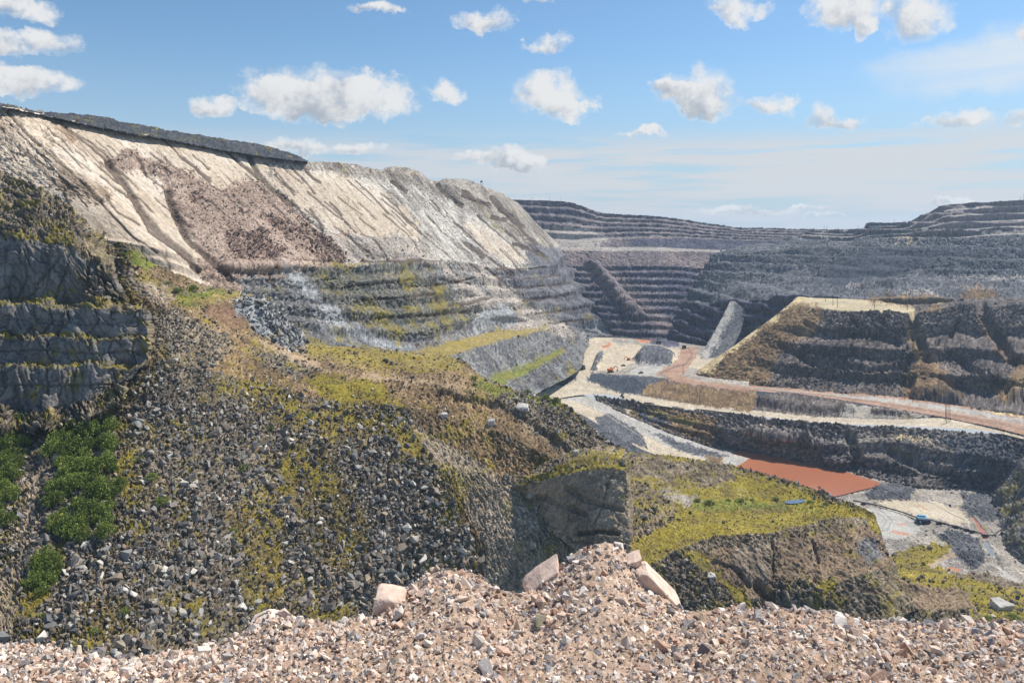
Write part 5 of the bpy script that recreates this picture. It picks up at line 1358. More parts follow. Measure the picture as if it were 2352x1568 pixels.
# --- grass tufts standing in the moss
def tufts():
    rg = np.random.default_rng(9)
    V, F, C = [], [], []
    k = 0
    ca, cb = np.array(lin((182, 164, 66))), np.array(lin((128, 122, 58)))
    for sn, n, mats, lo, hi in [('moss_terrace', 1500, ['moss', 'green'], 2.5, 5), ('scree_slope', 1500, ['moss', 'olive', 'green'], 2.5, 5), ('scree_slope', 2200, ['scree', 'dirt'], 2.5, 5.5), ('scree_slope', 1600, ['mossscree'], 3, 6),
                                ('rock_knoll', 160, ['moss'], 3, 6), ('pit_floor_lower', 900, ['moss'], 2.5, 6), ('left_cliff', 500, ['cliffledge', 'moss'], 2.5, 6)]:
        ids = [RI[m] for m in mats]
        p, nn, _ = pick_points(sn, n, lambda s: np.isin(s['mat'], ids) & (s['V'] < 1540) & ((s['moss'] > 0.3) if 'scree' in mats else (s['V'] > 0)), rg)
        for q in range(n):
            sz = rg.uniform(lo, hi) * p[q, 1] / FL
            tone = rg.uniform(0, 1)
            for b in range(5):
                a = rg.uniform(0, 6.28); d = np.array([math.cos(a) * 0.55, math.sin(a) * 0.55, rg.uniform(0.5, 1.0)]) * sz
                w = np.array([-math.sin(a), math.cos(a), 0]) * sz * 0.16
                o = p[q] + rg.normal(0, 0.15, 3) * sz * np.array([1, 1, 0])
                V += [o - w, o + w, o + d]; F += [k, k + 1, k + 2]; k += 3
                c = ca * tone + cb * (1 - tone)
                C += [c] * 3
    me = mesh_from_arrays('grass_tufts', np.array(V), np.array(F), 3, np.array(C), False)
    o = link('grass_tufts', me, ground_material('tuft', 1.0, 0.0))
    tag(o, 'short yellow-green grass and moss tufts on the ledges and slopes', 'grass', None, 'stuff')
tufts()

# --- foreground gravel
PEB = [(222, 196, 176), (230, 210, 192), (208, 182, 162), (216, 192, 174), (200, 170, 150), (226, 214, 202), (234, 222, 210), (182, 174, 168), (156, 152, 152), (206, 190, 178), (190, 156, 134), (128, 122, 120), (218, 202, 186), (200, 182, 166)]
peb_hi = hull_variants(12, 13, 21, (1.2, 0.95, 0.75), 0)
peb_lo = hull_variants(8, 10, 22, (1.15, 0.95, 0.8))
rngP = np.random.default_rng(5)
def berm_mask(s):
    return (s['V'] < 1600) & (s['U'] > -60) & (s['U'] < 2412) & (BERM_ROW >= BERM_CREST - 6)
s_b = SHEETS['gravel_berm']
BERM_ROW = np.repeat(np.arange(s_b['G'].shape[0])[:, None], s_b['G'].shape[1], 1)
_cr = np.array([P(*c) for c in crest])
BERM_CREST = int(np.argmin(np.abs(s_b['G'][:, :, 1].mean(1) - np.interp(0, [0], [_cr[:, 1].mean()]))))
def gravel(n, med, sig, lo, hi):
    p, nn, k = pick_points('gravel_berm', n, berm_mask, rngP)
    p = p + rngP.normal(0, 0.006, p.shape)
    px = np.clip(np.exp(rngP.normal(math.log(med), sig, n)), lo, hi)
    sz = px * p[:, 1] / FL
    p = p + nn * (sz * rngP.uniform(-0.05, 0.30, n))[:, None]
    c = lincol(PEB, rngP.integers(0, len(PEB), n)) * rngP.uniform(0.78, 1.1, (n, 1)).astype(np.float32)
    return p, sz, rand_rot(n, rngP), c, px
g1 = gravel(6500, 14.5, 0.38, 8, 46)
g2 = gravel(16000, 7, 0.32, 3.5, 14)
gm_gravel = ground_material('gravel_mass', 60.0, 0.25, 0.8)
vv_ = CY - g1[0][:, 2] / g1[0][:, 1] * FL
uu_ = g1[0][:, 0] / g1[0][:, 1] * FL + CX
order = np.argsort(-np.where((vv_ < 1562) & (uu_ > 5) & (uu_ < 2347), g1[4], 0))
bi, si = order[:300], order[300:]
o = link('gravel_stones', stone_mesh('gravel_stones', peb_hi, g1[0][si], g1[1][si], g1[2][si], g1[3][si], rngP, False), gm_gravel)
tag(o, 'pink and cream gravel covering the foreground berm', 'gravel', None, 'stuff')
o = link('gravel_chips', stone_mesh('gravel_chips', peb_lo, g2[0], g2[1], g2[2], g2[3], rngP, False), gm_gravel)
tag(o, 'small gravel chips filling the gaps on the foreground berm', 'gravel', None, 'stuff')
peb_mat = stone_material('gravel_stone', PEB, 7.0, 0.3)
peb_me = variant_meshes('gravel_stone', peb_hi, peb_mat, False)
for i in bi:
    b = bpy.data.objects.new('gravel_stone', peb_me[int(rngP.integers(0, len(peb_me)))])
    b.matrix_world = Matrix.Translation(g1[0][i]) @ Matrix(g1[2][i].tolist()).to_4x4() @ Matrix.Diagonal((*(float(g1[1][i]),) * 3, 1))
    COL.objects.link(b)
    tag(b, 'one of the larger pale stones lying on the foreground gravel berm', 'stone', 'larger stones on the gravel berm')
lap('gravel')

# --- single rocks of the foreground
def slab_rock(label, u, v, Y, wpx, hpx, dpx, ang, mat, seed, name='rock_slab', tilt=0.0, power=3.0, nz=0.12):
    """a broken block: hull of a jittered box, edges softened, faces roughened"""
    s = Y / FL
    rr = random.Random(seed)
    bm = bmesh.new()
    for x in (-1, 0.1, 1):
        for y in (-1, 1):
            for z in (-1, 0.0, 1):
                k = 1.0 if rr.random() < 0.75 else 0.72
                bm.verts.new((x * k + rr.uniform(-0.22, 0.22), y * k + rr.uniform(-0.25, 0.25), z * k + rr.uniform(-0.22, 0.22)))
    bmesh.ops.convex_hull(bm, input=bm.verts[:])
    bmesh.ops.delete(bm, geom=[q for q in bm.verts if not q.link_faces], context='VERTS')
    bmesh.ops.dissolve_limit(bm, angle_limit=0.25, verts=bm.verts[:], edges=bm.edges[:])
    bmesh.ops.bevel(bm, geom=bm.edges[:], offset=0.15, segments=3, affect='EDGES', profile=0.6)
    bmesh.ops.triangulate(bm, faces=bm.faces[:])
    for _ in range(3):
        lg = [e for e in bm.edges if e.calc_length() > 0.16]
        if lg:
            bmesh.ops.subdivide_edges(bm, edges=lg, cuts=1)
            bmesh.ops.triangulate(bm, faces=bm.faces[:])
    co = np.array([q.co[:] for q in bm.verts], np.float32)
    n = fbm(co[:, 0] * 1.7 + seed, co[:, 1] * 1.7, co[:, 2] * 1.7, 3, 0.55, seed) - 0.5
    n2 = fbm(co[:, 0] * 6 + seed, co[:, 1] * 6, co[:, 2] * 6, 4, 0.65, seed + 3, ridged=True) - 0.6
    co = co * (1 + nz * 1.3 * n + nz * 0.7 * n2)[:, None]
    co = co * np.array([wpx * s / 2, dpx * s / 2, hpx * s / 2])
    for q, c in zip(bm.verts, co):
        q.co = c
    me = bpy.data.meshes.new(name); bm.to_mesh(me); bm.free()
    o = link(name, me, mat)
    o.location = P(u, v, Y)
    o.rotation_euler = (tilt, R(ang), 0)
    tag(o, label, 'rock')
    return o
pink_rock = plain('pink_granite', (212, 186, 168), 0.85, 0, 0.22, 18)
cream_rock = plain('cream_granite', (222, 204, 188), 0.85, 0, 0.2, 16)
olive_rock = plain('olive_rock', (126, 120, 98), 0.85, 0, 0.3, 14)
slab_rock('blocky pink rock jutting from the left flank of the gravel mound', 897, 1386, 4.9, 58, 54, 70, 4, pink_rock, 3, 'rock_block', 0.1, 5.0, 0.07)
slab_rock('leaning pink slab left of the highest gravel mound', 1250, 1332, 5.3, 92, 36, 60, -36, pink_rock, 9, 'rock_slab', 0.2, 3.5, 0.09)
slab_rock('long pink slab sloping down right of the highest gravel mound', 1510, 1354, 5.15, 120, 36, 70, 46, pink_rock, 14, 'rock_slab', 0.1, 3.5, 0.08)
slab_rock('overhanging pink block near the top of the highest gravel mound', 1456, 1288, 5.25, 34, 28, 40, -8, pink_rock, 21, 'rock_block', 0.2, 4.0, 0.12)
slab_rock('olive grey rock half buried in front of the gravel mounds', 1268, 1450, 4.55, 92, 44, 60, 12, olive_rock, 27, 'buried_rock', 0.1, 3.0, 0.13)
slab_rock('cream boulder on the left shoulder of the gravel berm', 612, 1436, 4.65, 66, 40, 60, -28, cream_rock, 33, 'rock_block', 0.1, 3.0, 0.12)
slab_rock('flat olive grey rock on the flank of the highest mound', 1412, 1352, 5.0, 60, 24, 40, 14, olive_rock, 38, 'buried_rock', 0.1, 3.0, 0.12)
pale_rock = plain('pale_boulder', (186, 182, 174), 0.85, 0, 0.2, 0.6)
for (u, v, sn, w, h, lab) in [(1128, 976, 'scree_slope', 14, 17, 'white upright boulder high on the brown dirt slope'),
                              (1018, 955, 'scree_slope', 16, 10, 'pale flat boulder on the dirt slope below the path'),
                              (1322, 1045, 'rock_face', 12, 15, 'pale standing boulder on the rim of the smooth rock face'),
                              (2300, 1398, 'pit_floor_lower', 40, 24, 'biggest pale boulder in the grass at bottom right'),
                              (2055, 1412, 'pit_floor_lower', 26, 18, 'pale boulder in the grass just above the gravel berm'),
                              (1635, 1325, 'moss_terrace', 18, 10, 'pale boulder on the moss strip below the terrace'),
                              (1200, 938, 'scree_slope', 26, 12, 'white boulder on the ridge beside the green bushes')]:
    p = surf(sn, u, v)
    s = p.y / FL
    o = slab_rock(lab, u, v, p.y, w, h, w * 0.8, random.uniform(-20, 20), pale_rock, int(u), 'pale_boulder', 0.2, 3.0, 0.2)
    o.location = p + Vector((0, 0, h * s * 0.25))
lap('rocks')

# ================================================================== SHRUBS
def leaf_material():
    mt = bpy.data.materials.new('leaves'); mt.use_nodes = True
    nt = mt.node_tree; N, L = nt.nodes, nt.links
    b = N['Principled BSDF']
    at = N.new('ShaderNodeAttribute'); at.attribute_name = 'Col'
    oi = N.new('ShaderNodeObjectInfo')
    rm = N.new('ShaderNodeMapRange'); rm.inputs[3].default_value = 0.75; rm.inputs[4].default_value = 1.3
    L.new(oi.outputs['Random'], rm.inputs[0])
    sc = N.new('ShaderNodeVectorMath'); sc.operation = 'SCALE'
    L.new(at.outputs['Color'], sc.inputs[0]); L.new(rm.outputs[0], sc.inputs['Scale'])
    L.new(sc.outputs[0], b.inputs['Base Color'])
    b.inputs['Roughness'].default_value = 0.6
    b.inputs['Specular IOR Level'].default_value = 0.2
    return mt
LEAF = leaf_material()
BARK = plain('bark', (86, 74, 62), 0.9)

def crown_mesh(seed, clumps=46, leaves=46):
    """a shrub crown one metre across: upward tufts of small leaves"""
    rg = np.random.default_rng(seed)
    V, F, C = [], [], []
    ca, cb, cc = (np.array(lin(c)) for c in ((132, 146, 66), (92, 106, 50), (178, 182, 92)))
    k = 0
    for q in range(clumps):
        a = rg.uniform(0, 2 * math.pi); r = math.sqrt(rg.uniform(0, 1)) * 0.46
        h = 0.62 * math.sqrt(max(0.05, 1 - (r / 0.52) ** 2)) * rg.uniform(0.55, 1.1)
        c0 = np.array([r * math.cos(a), r * math.sin(a), h])
        tone = rg.uniform(0, 1)
        out = np.array([math.cos(a) * r * 1.2, math.sin(a) * r * 1.2, 0.7])
        for l in range(leaves):
            t = rg.uniform(0, 1)
            p = c0 + out * (t - 0.75) * 0.30 + rg.normal(0, 1, 3) * (0.062 * (1.15 - 0.6 * t))
            p[2] = max(p[2], 0.02)
            d = out + rg.normal(0, 0.55, 3); d /= np.linalg.norm(d)
            s = np.cross(d, rg.normal(0, 1, 3)); s /= np.linalg.norm(s) + 1e-6
            ln = rg.uniform(0.035, 0.065); wd = ln * 0.42
            V += [p - s * wd * 0.2, p + d * ln * 0.5 + s * wd, p + d * ln, p + d * ln * 0.5 - s * wd]
            F += [k, k + 1, k + 2, k + 3]; k += 4
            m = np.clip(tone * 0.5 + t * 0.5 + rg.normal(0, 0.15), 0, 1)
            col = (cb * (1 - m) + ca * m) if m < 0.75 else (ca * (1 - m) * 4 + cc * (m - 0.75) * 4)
            C += [col] * 4
    me = mesh_from_arrays('crown', np.array(V), np.array(F), 4, np.array(C), False)
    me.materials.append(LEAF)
    return me

def tube(bm, a, b, r0, r1, n=6):
    a, b = Vector(a), Vector(b)
    d = (b - a).normalized()
    s = d.cross(Vector((0, 0, 1)) if abs(d.z) < 0.9 else Vector((1, 0, 0))).normalized()
    t = d.cross(s)
    ra = [bm.verts.new(a + (s * math.cos(2 * math.pi * k / n) + t * math.sin(2 * math.pi * k / n)) * r0) for k in range(n)]
    rb = [bm.verts.new(b + (s * math.cos(2 * math.pi * k / n) + t * math.sin(2 * math.pi * k / n)) * r1) for k in range(n)]
    for k in range(n):
        bm.faces.new((ra[k], ra[(k + 1) % n], rb[(k + 1) % n], rb[k]))
    bm.faces.new(ra[::-1]); bm.faces.new(rb)

def box(bm, c, s, rz=0.0, taper=1.0):
    M = Matrix.Translation(c) @ Matrix.Rotation(rz, 4, 'Z')
    vs = []
    for z in (-0.5, 0.5):
        k = taper if z > 0 else 1.0
        for x, y in ((-0.5, -0.5), (0.5, -0.5), (0.5, 0.5), (-0.5, 0.5)):
            vs.append(bm.verts.new(M @ Vector((x * s[0] * k, y * s[1] * k, z * s[2]))))
    for f in ((3, 2, 1, 0), (4, 5, 6, 7), (0, 1, 5, 4), (1, 2, 6, 5), (2, 3, 7, 6), (3, 0, 4, 7)):
        bm.faces.new([vs[i] for i in f])

def part(name, mat, parent, fn, bevel=0.0):
    bm = bmesh.new(); fn(bm)
    if bevel:
        bmesh.ops.bevel(bm, geom=bm.edges[:], offset=bevel, segments=1, affect='EDGES')
    bmesh.ops.recalc_face_normals(bm, faces=bm.faces[:])
    me = bpy.data.meshes.new(name); bm.to_mesh(me); bm.free()
    me.materials.append(mat)
    o = bpy.data.objects.new(name, me); COL.objects.link(o)
    o.parent = parent
    return o

def empty(name, loc, rz=0.0, scale=1.0):
    o = bpy.data.objects.new(name, None); COL.objects.link(o)
    o.location = loc; o.rotation_euler = (0, 0, rz); o.scale = (scale,) * 3
    o.empty_display_size = 0.2
    return o

def copy_tree(o, parent=None):
    c = o.copy(); COL.objects.link(c)
    if parent is not None:
        c.parent = parent
    for ch in list(o.children):
        copy_tree(ch, c)
    return c

CROWNS = [crown_mesh(s) for s in (1, 2, 3, 4)]
def stems(bm):
    rg = random.Random(4)
    for k in range(7):
        a = rg.uniform(0, 6.28); r = rg.uniform(0.1, 0.35)
        tube(bm, (0.02 * math.cos(a), 0.02 * math.sin(a), -0.1), (r * math.cos(a), r * math.sin(a), rg.uniform(0.3, 0.5)), 0.014, 0.005, 5)
_tmp = empty('stem_source', (0, 0, -400)); st = part('trunk', BARK, _tmp, stems); STEM_ME = st.data
bpy.data.objects.remove(st); bpy.data.objects.remove(_tmp)

def shrub(sn, u, v, dpx, label, group, hk=1.25):
    p = surf(sn, u, v)
    size = dpx * p.y / FL
    r = empty('shrub', p, random.uniform(0, 6.28), size)
    r.scale = (size, size, size * hk)
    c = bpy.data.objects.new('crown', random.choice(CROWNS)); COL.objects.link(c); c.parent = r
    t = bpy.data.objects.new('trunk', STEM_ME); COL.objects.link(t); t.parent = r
    tag(r, label, 'shrub', group)
    return r

def fill(poly, n, dmin, seed):
    rg = random.Random(seed); out = []
    xs = [p[0] for p in poly]; ys = [p[1] for p in poly]
    tries = 0
    while len(out) < n and tries < 6000:
        tries += 1
        u, v = rg.uniform(min(xs), max(xs)), rg.uniform(min(ys), max(ys))
        if inpoly(np.array([u]), np.array([v]), poly)[0] and all(math.hypot(u - a, v - b) > dmin for a, b in out):
            out.append((u, v))
    return out
th1 = [(120, 1020), (150, 970), (220, 950), (256, 975), (262, 1030), (250, 1070), (272, 1110), (264, 1210), (240, 1245), (170, 1250), (118, 1235), (100, 1150)]
for u, v in fill(th1, 64, 16, 1):
    shrub('scree_slope', u, v, random.uniform(26, 54), 'dense green willow shrub in the large thicket on the scree slope', 'shrubs of the large thicket below the cliff')
th2 = [(-30, 945), (50, 935), (92, 932), (86, 955), (68, 1010), (50, 1070), (36, 1140), (18, 1210), (-30, 1240)]
for u, v in fill(th2, 40, 15, 2):
    shrub('scree_slope', u, v, random.uniform(30, 46), 'green willow shrub in the thicket at the left edge beyond the gravel gully', 'shrubs of the thicket at the left edge')
th3 = [(60, 1350), (80, 1300), (112, 1268), (140, 1290), (128, 1340), (95, 1372)]
for u, v in fill(th3, 14, 13, 3):
    shrub('scree_slope', u, v, random.uniform(28, 44), 'green shrub in the small clump below the large thicket', 'shrubs of the small clump at lower left')
for u, v, d, lab in [(320, 1062, 26, 'low shrub beside the large thicket, upper of two on the scree'), (350, 1100, 30, 'round shrub on the scree right of the large thicket'), (370, 1160, 36, 'larger shrub on the scree lower right of the thicket'),
                     (556, 1080, 26, 'lone round shrub in the middle of the scree slope'), (625, 985, 18, 'small lone shrub high on the mossy scree'), (712, 960, 20, 'small shrub on the mossy slope below the terrace'),
                     (535, 1225, 22, 'low shrub on the mossy stripe of the lower scree'), (215, 1455, 30, 'shrub on the scree just above the left gravel berm'), (95, 1420, 24, 'low shrub at lower left above the gravel berm'), (285, 1410, 26, 'shrub among boulders at the lower left of the scree'),
                     (410, 672, 22, 'bright shrub left on the green ledge above the scree'), (445, 668, 26, 'bright shrub right on the green ledge above the scree'), (385, 655, 14, 'tiny shrub on the slope above the green ledge'),
                     (1214, 903, 18, 'green bush left on the ridge above the haul road'), (1252, 918, 24, 'green bush in the middle of the ridge above the haul road'), (1276, 926, 26, 'brightest green bush at the right end of the ridge'), (1090, 872, 18, 'bush on the tip of the olive terrace'),
                     ]:
    shrub('scree_slope', u, v, d, lab, None, 0.8)
for u, v, d, lab in [(1602, 1152, 18, 'low bush at the left end of the bush row on the mossy terrace'), (1630, 1156, 24, 'wide bush beside the pale bare patch on the mossy terrace'), (1672, 1152, 18, 'low bush in the middle of the mossy terrace'),
                     (1700, 1150, 20, 'bush midway between bare patch and pool on the terrace'), (1728, 1150, 14, 'small bush left of the pool on the terrace'), (1782, 1148, 18, 'bush just left of the blue pool'), (1862, 1154, 18, 'bush just right of the blue pool'), (1898, 1158, 14, 'small bush near the right end of the mossy terrace')]:
    shrub('moss_terrace', u, v, d, lab, None, 0.5)
for u, v, d, lab in [(2085, 1424, 26, 'leftmost green bush above the gravel at bottom right'), (2115, 1420, 30, 'second green bush from the left above the gravel at bottom right'), (2160, 1420, 34, 'widest bright bush above the gravel at bottom right'), (2235, 1420, 26, 'bush beside the knoll at bottom right'), (2325, 1422, 34, 'bush at the far right edge above the gravel'), (2270, 1424, 26, 'bush below the biggest pale boulder')]:
    shrub('pit_floor_lower', u, v, d, lab, None, 0.6)
lap('shrubs')

# ================================================================== POLES, MASTS
WOOD = plain('pole_wood', (92, 80, 70), 0.9)
STEEL = plain('dark_steel', (70, 72, 78), 0.5, 0.3)
def pole(loc, h, label, group=None, arm=True, r=0.16, name='utility_pole', rz=0.4):
    e = empty(name, loc, rz)
    part('post', WOOD, e, lambda bm: tube(bm, (0, 0, -1), (0, 0, h), r * 1.15, r * 0.8, 8))
    if arm:
        part('crossarm', WOOD, e, lambda bm: box(bm, (0, 0, h * 0.93), (h * 0.16, r * 0.9, r * 1.1)))
        for x in (-0.07, 0.0, 0.07):
            part('insulator', STEEL, e, lambda bm: tube(bm, (x * h, 0, h * 0.93), (x * h, 0, h * 0.93 + 0.5), 0.09, 0.07, 6))
    tag(e, label, 'pole', group)
    return e
def pole_at(sn, u, v, hpx, label, group=None, **kw):
    p = surf(sn, u, v)
    return pole(p, hpx * p.y / FL, label, group, **kw)
for u, v, h, lab in [(1896, 692, 16, 'leftmost utility pole standing on the sand pad'), (1913, 702, 20, 'second utility pole from the left on the sand pad'), (1924, 706, 26, 'tallest utility pole near the left of the sand pad'), (2008, 711, 22, 'utility pole at the middle of the sand pad edge'), (2084, 712, 19, 'rightmost utility pole standing on the sand pad')]:
    pole_at('right_hill', u, v, h, lab, r=0.28)
for u, v, h, lab in [(2093, 675, 14, 'utility pole behind the sand pad, left of three'), (2170, 682, 17, 'utility pole behind the sand pad, middle of three'), (2188, 682, 15, 'utility pole behind the sand pad, right of three'),
                     (2154, 482, 11, 'short mast on the left shoulder of the upper benches'), (2343, 462, 14, 'left skyline mast at the upper right corner'), (2350, 461, 14, 'right skyline mast at the upper right corner'), (1971, 527, 9, 'thin skyline pole beside the far road notch'), (2054, 513, 9, 'thin skyline pole left of the upper benches')]:
    pole_at('spoil_bank', u, v, h, lab, r=0.28)
for u, v, h, lab in [(1223, 460, 8, 'leftmost thin pole on the far skyline'), (1263, 461, 8, 'second thin pole from the left on the far skyline'), (1286, 463, 7, 'third thin pole on the far skyline'), (1893, 527, 10, 'left pole of the pair at the far road notch'), (1900, 527, 11, 'right pole of the pair at the far road notch')]:
    pole_at('pit_wall_far', u, v, h, lab, r=0.28)
for k, (u, v, h, lab) in enumerate([(2171, 969, 48, 'leftmost of the four tall masts beside the brown road'), (2175, 971, 48, 'second of the four tall masts beside the brown road'), (2178, 968, 46, 'third of the four tall masts beside the brown road'), (2181, 970, 45, 'rightmost of the four tall masts beside the brown road')]):
    pole_at('haul_road', u, v, h, lab, r=0.24, name='tall_mast', arm=(k == 1))
pole_at('haul_road', 1960, 958, 17, 'utility pole beside the white branch road', r=0.2)
pole_at('haul_road', 1607, 928, 22, 'utility pole on the brown bank above the white road', r=0.22)
pole_at('pit_floor_upper', 1359, 880, 26, 'utility pole at the foot of the grey spoil strip', r=0.25)
pole_at('pit_floor_upper', 1569, 858, 22, 'utility pole inside the bend of the brown road', r=0.25)
# small tower on the left rim
p = surf('pit_wall_left', 1107, 424)
e = empty('watch_tower', p)
hh = 10 * p.y / FL
for sx in (-1, 1):
    for sy in (-1, 1):
        part('leg', STEEL, e, lambda bm: tube(bm, (sx * 1.6, sy * 1.6, -1), (sx * 1.2, sy * 1.2, hh * 0.55), 0.25, 0.2))
part('cabin', WOOD, e, lambda bm: box(bm, (0, 0, hh * 0.72), (3.6, 3.6, hh * 0.35)))
part('roof', STEEL, e, lambda bm: box(bm, (0, 0, hh * 0.93), (4.4, 4.4, 0.5), 0, 0.6))
tag(e, 'small watch tower on the crest of the left rim', 'tower')

# ================================================================== MACHINES
TRUCK = plain('truck_dark', (70, 64, 60), 0.6); ORANGE = plain('machine_orange', (214, 112, 44), 0.5); TYRE = plain('tyre', (38, 38, 40), 0.9); GLASS = plain('cab_glass', (60, 74, 86), 0.15)
def haul_truck(loc, rz, label, body=TRUCK, s=1.0):
    e = empty('haul_truck', loc, rz, s)
    part('chassis', TYRE, e, lambda bm: box(bm, (0, 0, 1.7), (9.0, 3.0, 0.9)))
    def bed(bm):
        v = [bm.verts.new(q) for q in [(-5.2, -3, 3.0), (2.0, -3, 3.0), (3.4, -3, 5.8), (-5.6, -3, 5.0), (-5.2, 3, 3.0), (2.0, 3, 3.0), (3.4, 3, 5.8), (-5.6, 3, 5.0)]]
        for f in ((0, 1, 2, 3), (7, 6, 5, 4), (0, 4, 5, 1), (1, 5, 6, 2), (3, 7, 4, 0)):
            bm.faces.new([v[i] for i in f])
        box(bm, (4.4, 0, 5.9), (2.4, 6.0, 0.25))
    part('dump_body', body, e, bed)
    part('cab', body, e, lambda bm: box(bm, (3.7, 1.4, 4.1), (1.9, 2.0, 2.4)))
    part('windscreen', GLASS, e, lambda bm: box(bm, (4.68, 1.4, 4.5), (0.08, 1.7, 1.1)))
    part('bonnet', body, e, lambda bm: box(bm, (4.3, 0, 2.5), (2.0, 4.4, 1.5)))
    for x in (3.2, -3.0):
        for y in (-2.6, 2.6):
            w = part('wheel', TYRE, e, lambda bm: tube(bm, (x, y - 0.75, 1.45), (x, y + 0.75, 1.45), 1.45, 1.45, 14))
            part('rim', body, w, lambda bm: tube(bm, (x, y - 0.78, 1.45), (x, y + 0.78, 1.45), 0.6, 0.6, 10))
    tag(e, label, 'truck')
    return e
def digger(loc, rz, label, body=ORANGE, s=1.0):
    e = empty('excavator', loc, rz, s)
    for y in (-1.9, 1.9):
        part('track', TYRE, e, lambda bm: box(bm, (0, y, 0.8), (6.4, 1.1, 1.6)), 0.35)
    part('upper_body', body, e, lambda bm: box(bm, (-0.6, 0, 3.0), (5.6, 4.6, 2.4)), 0.2)
    part('cab', body, e, lambda bm: box(bm, (1.4, 1.5, 4.3), (1.9, 1.6, 2.2)), 0.15)
    part('cab_window', GLASS, e, lambda bm: box(bm, (2.38, 1.5, 4.5), (0.06, 1.3, 1.2)))
    part('boom', body, e, lambda bm: (tube(bm, (1.8, -0.4, 3.2), (6.0, -0.4, 7.0), 0.6, 0.5), tube(bm, (6.0, -0.4, 7.0), (8.4, -0.4, 5.4), 0.5, 0.4)))
    part('stick', body, e, lambda bm: tube(bm, (8.4, -0.4, 5.6), (8.9, -0.4, 2.2), 0.4, 0.3))
    part('bucket', TYRE, e, lambda bm: box(bm, (8.6, -0.4, 1.5), (1.5, 2.2, 1.5), 0, 0.75), 0.15)
    tag(e, label, 'excavator')
    return e
def mach(fn, sn, u, v, rz, label, **kw):
    return fn(surf(sn, u, v), rz, label, **kw)
mach(haul_truck, 'pit_floor_upper', 1572, 800, R(250), 'dark haul truck driving down the brown road from the pit bottom', s=1.0)
mach(haul_truck, 'pit_floor_upper', 1338, 849, R(60), 'dark haul truck on the pale road beside the grey spoil strip')
mach(haul_truck, 'pit_floor_upper', 1512, 790, R(170), 'dark haul truck parked at the pit bottom near the red puddle', s=0.9)
mach(haul_truck, 'pit_wall_far', 1893, 533, R(260), 'tiny haul truck coming over the far skyline road', s=0.9)
mach(digger, 'pit_floor_upper', 1402, 855, R(20), 'larger orange excavator working on the pale pit floor', s=1.25)
mach(digger, 'pit_floor_upper', 1444, 826, R(150), 'smaller orange excavator beside the grey spoil mound', s=0.8)
mach(digger, 'spoil_bank', 2104, 552, R(170), 'dark excavator on the pale pad of the upper spoil bank', body=TRUCK, s=1.3)
def pickup(loc, rz, label):
    e = empty('service_vehicle', loc, rz, 1.35)
    part('body', TRUCK, e, lambda bm: box(bm, (0, 0, 1.0), (5.0, 2.0, 0.9)), 0.1)
    part('cab', TRUCK, e, lambda bm: box(bm, (0.4, 0, 1.8), (2.4, 1.8, 0.9), 0, 0.82), 0.1)
    part('windscreen', GLASS, e, lambda bm: box(bm, (1.55, 0, 1.8), (0.06, 1.4, 0.6)))
    for x in (-1.6, 1.6):
        for y in (-0.95, 0.95):
            part('wheel', TYRE, e, lambda bm: tube(bm, (x, y - 0.15, 0.42), (x, y + 0.15, 0.42), 0.42, 0.42, 10))
    tag(e, label, 'vehicle')
mach(pickup, 'pit_floor_upper', 1428, 909, R(80), 'upper of two dark vehicles at the fork of the white road')
mach(pickup, 'pit_floor_upper', 1430, 917, R(80), 'lower of two dark vehicles at the fork of the white road')
mach(pickup, 'pit_floor_upper', 1431, 842, R(10), 'small dark vehicle between the two orange excavators')
mach(pickup, 'pit_floor_upper', 1472, 858, R(10), 'small dark vehicle near the bend of the brown road')
lap('machines')

# ================================================================== PUMP HOUSE AND PIPE
def floor_pt(u, v, dz=0.0):
    p = surf('pit_floor_lower', u, v)
    return Vector(P(u, v, lz(-255.0))) + Vector((0, 0, dz)) if p.z < lz(-255.0) else p + Vector((0, 0, dz))
BLUE = plain('blue_sheet', (108, 158, 186), 0.5, 0, 0.1); PALE = plain('pale_sheet', (190, 200, 206), 0.5, 0, 0.1); DARKB = plain('dark_blue_sheet', (52, 62, 82), 0.6)
hp = floor_pt(2118, 1199)
e = empty('pump_house', hp, R(-14))
part('wall', DARKB, e, lambda bm: box(bm, (0, 0, 2.1), (7.4, 5.4, 4.2)))
part('roof', BLUE, e, lambda bm: (box(bm, (0, 0.3, 4.4), (8.0, 6.2, 0.3)),))
part('ridge_box', BLUE, e, lambda bm: box(bm, (-0.2, 1.2, 5.1), (5.4, 3.0, 1.1)))
part('fascia', PALE, e, lambda bm: box(bm, (0, -2.76, 3.75), (7.6, 0.12, 0.8)))
d_ = part('door', PALE, e, lambda bm: box(bm, (-2.0, -2.74, 1.1), (1.2, 0.08, 2.1)))
part('window', GLASS, e, lambda bm: box(bm, (1.4, -2.74, 2.3), (1.4, 0.08, 0.9)))
part('side_tank', DARKB, e, lambda bm: tube(bm, (5.0, -0.5, 0), (5.0, -0.5, 3.2), 1.3, 1.3, 14))
part('inlet_box', BLUE, e, lambda bm: box(bm, (-4.8, 0.2, 1.0), (1.8, 1.8, 2.0)))
tag(e, 'small blue pump house on the pale lower pit floor', 'pump house')
PIPE = plain('black_pipe', (44, 44, 48), 0.55)
pts = [floor_pt(u, v, 0.7) for u, v in [(1960, 1150), (1985, 1155), (2030, 1165), (2075, 1178), (2106, 1190), (2140, 1196), (2157, 1200), (2195, 1210), (2220, 1217), (2240, 1222), (2262, 1229), (2282, 1230)]]
last = pts[-1]
pts += [last + Vector((9, 4, 3)), last + Vector((20, 12, 11)), last + Vector((34, 22, 24)), last + Vector((52, 32, 36))]
def pipe(bm):
    for a, b in zip(pts[:-1], pts[1:]):
        tube(bm, a, b, 0.55, 0.55, 8)
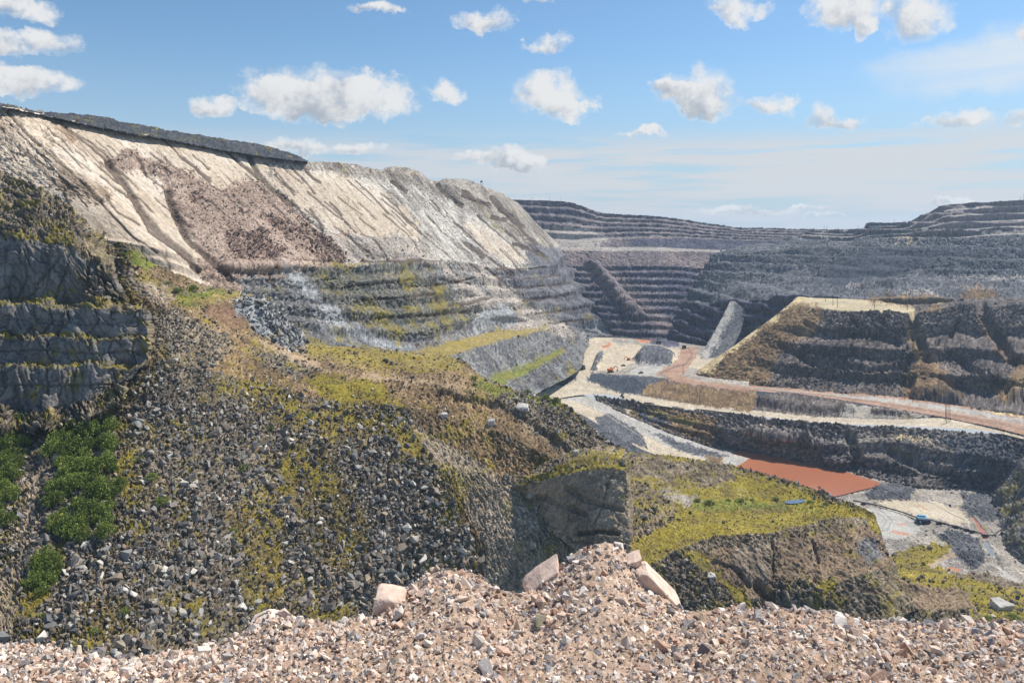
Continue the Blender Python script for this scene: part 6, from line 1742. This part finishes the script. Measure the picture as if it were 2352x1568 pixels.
bm = bmesh.new(); pipe(bm); bmesh.ops.recalc_face_normals(bm, faces=bm.faces[:])
me = bpy.data.meshes.new('water_pipe'); bm.to_mesh(me); bm.free()
o = link('water_pipe', me, PIPE); tag(o, 'long black pipe crossing the lower pit floor past the pump house', 'pipe')
for u, v, w, lab in [(1984, 1158, 4.0, 'leftmost black pipe block near the mossy terrace edge'), (2157, 1202, 4.2, 'first black pipe block right of the pump house'), (2194, 1211, 4.2, 'second black pipe block right of the pump house'), (2219, 1218, 4.4, 'third black pipe block right of the pump house'), (2233, 1222, 4.0, 'fourth black pipe block right of the pump house'), (2262, 1231, 5.0, 'largest black pipe block lying over the stream')]:
    e = empty('pipe_float', floor_pt(u, v, 0.0), R(-16))
    part('float_body', PIPE, e, lambda bm: box(bm, (0, 0, 0.9), (w, 2.2, 1.8)), 0.25)
    part('strap', STEEL, e, lambda bm: box(bm, (0, 0, 0.95), (0.3, 2.3, 1.9)))
    tag(e, lab, 'pipe float', 'black floats under the pipe')

# ================================================================== HAZE
def haze():
    bm = bmesh.new()
    x0, x1, y0, y1, z0, z1 = -8200, 8200, -7900, 8500, -275, 130
    box(bm, ((x0 + x1) / 2, (y0 + y1) / 2, (z0 + z1) / 2), (x1 - x0, y1 - y0, z1 - z0))
    bmesh.ops.recalc_face_normals(bm, faces=bm.faces[:])
    me = bpy.data.meshes.new('haze'); bm.to_mesh(me); bm.free()
    mt = bpy.data.materials.new('haze_air'); mt.use_nodes = True
    nt = mt.node_tree; nt.nodes.clear()
    out = nt.nodes.new('ShaderNodeOutputMaterial')
    pv = nt.nodes.new('ShaderNodeVolumePrincipled')
    pv.inputs['Color'].default_value = (0.62, 0.80, 1.0, 1)
    pv.inputs['Density'].default_value = HAZE
    pv.inputs['Anisotropy'].default_value = 0.3
    nt.links.new(pv.outputs[0], out.inputs['Volume'])
    o = link('haze', me, mt)
    tag(o, 'thin blue haze in the air over the pit', 'haze', None, 'stuff')
HAZE = 0.00007
haze()
lap('done')
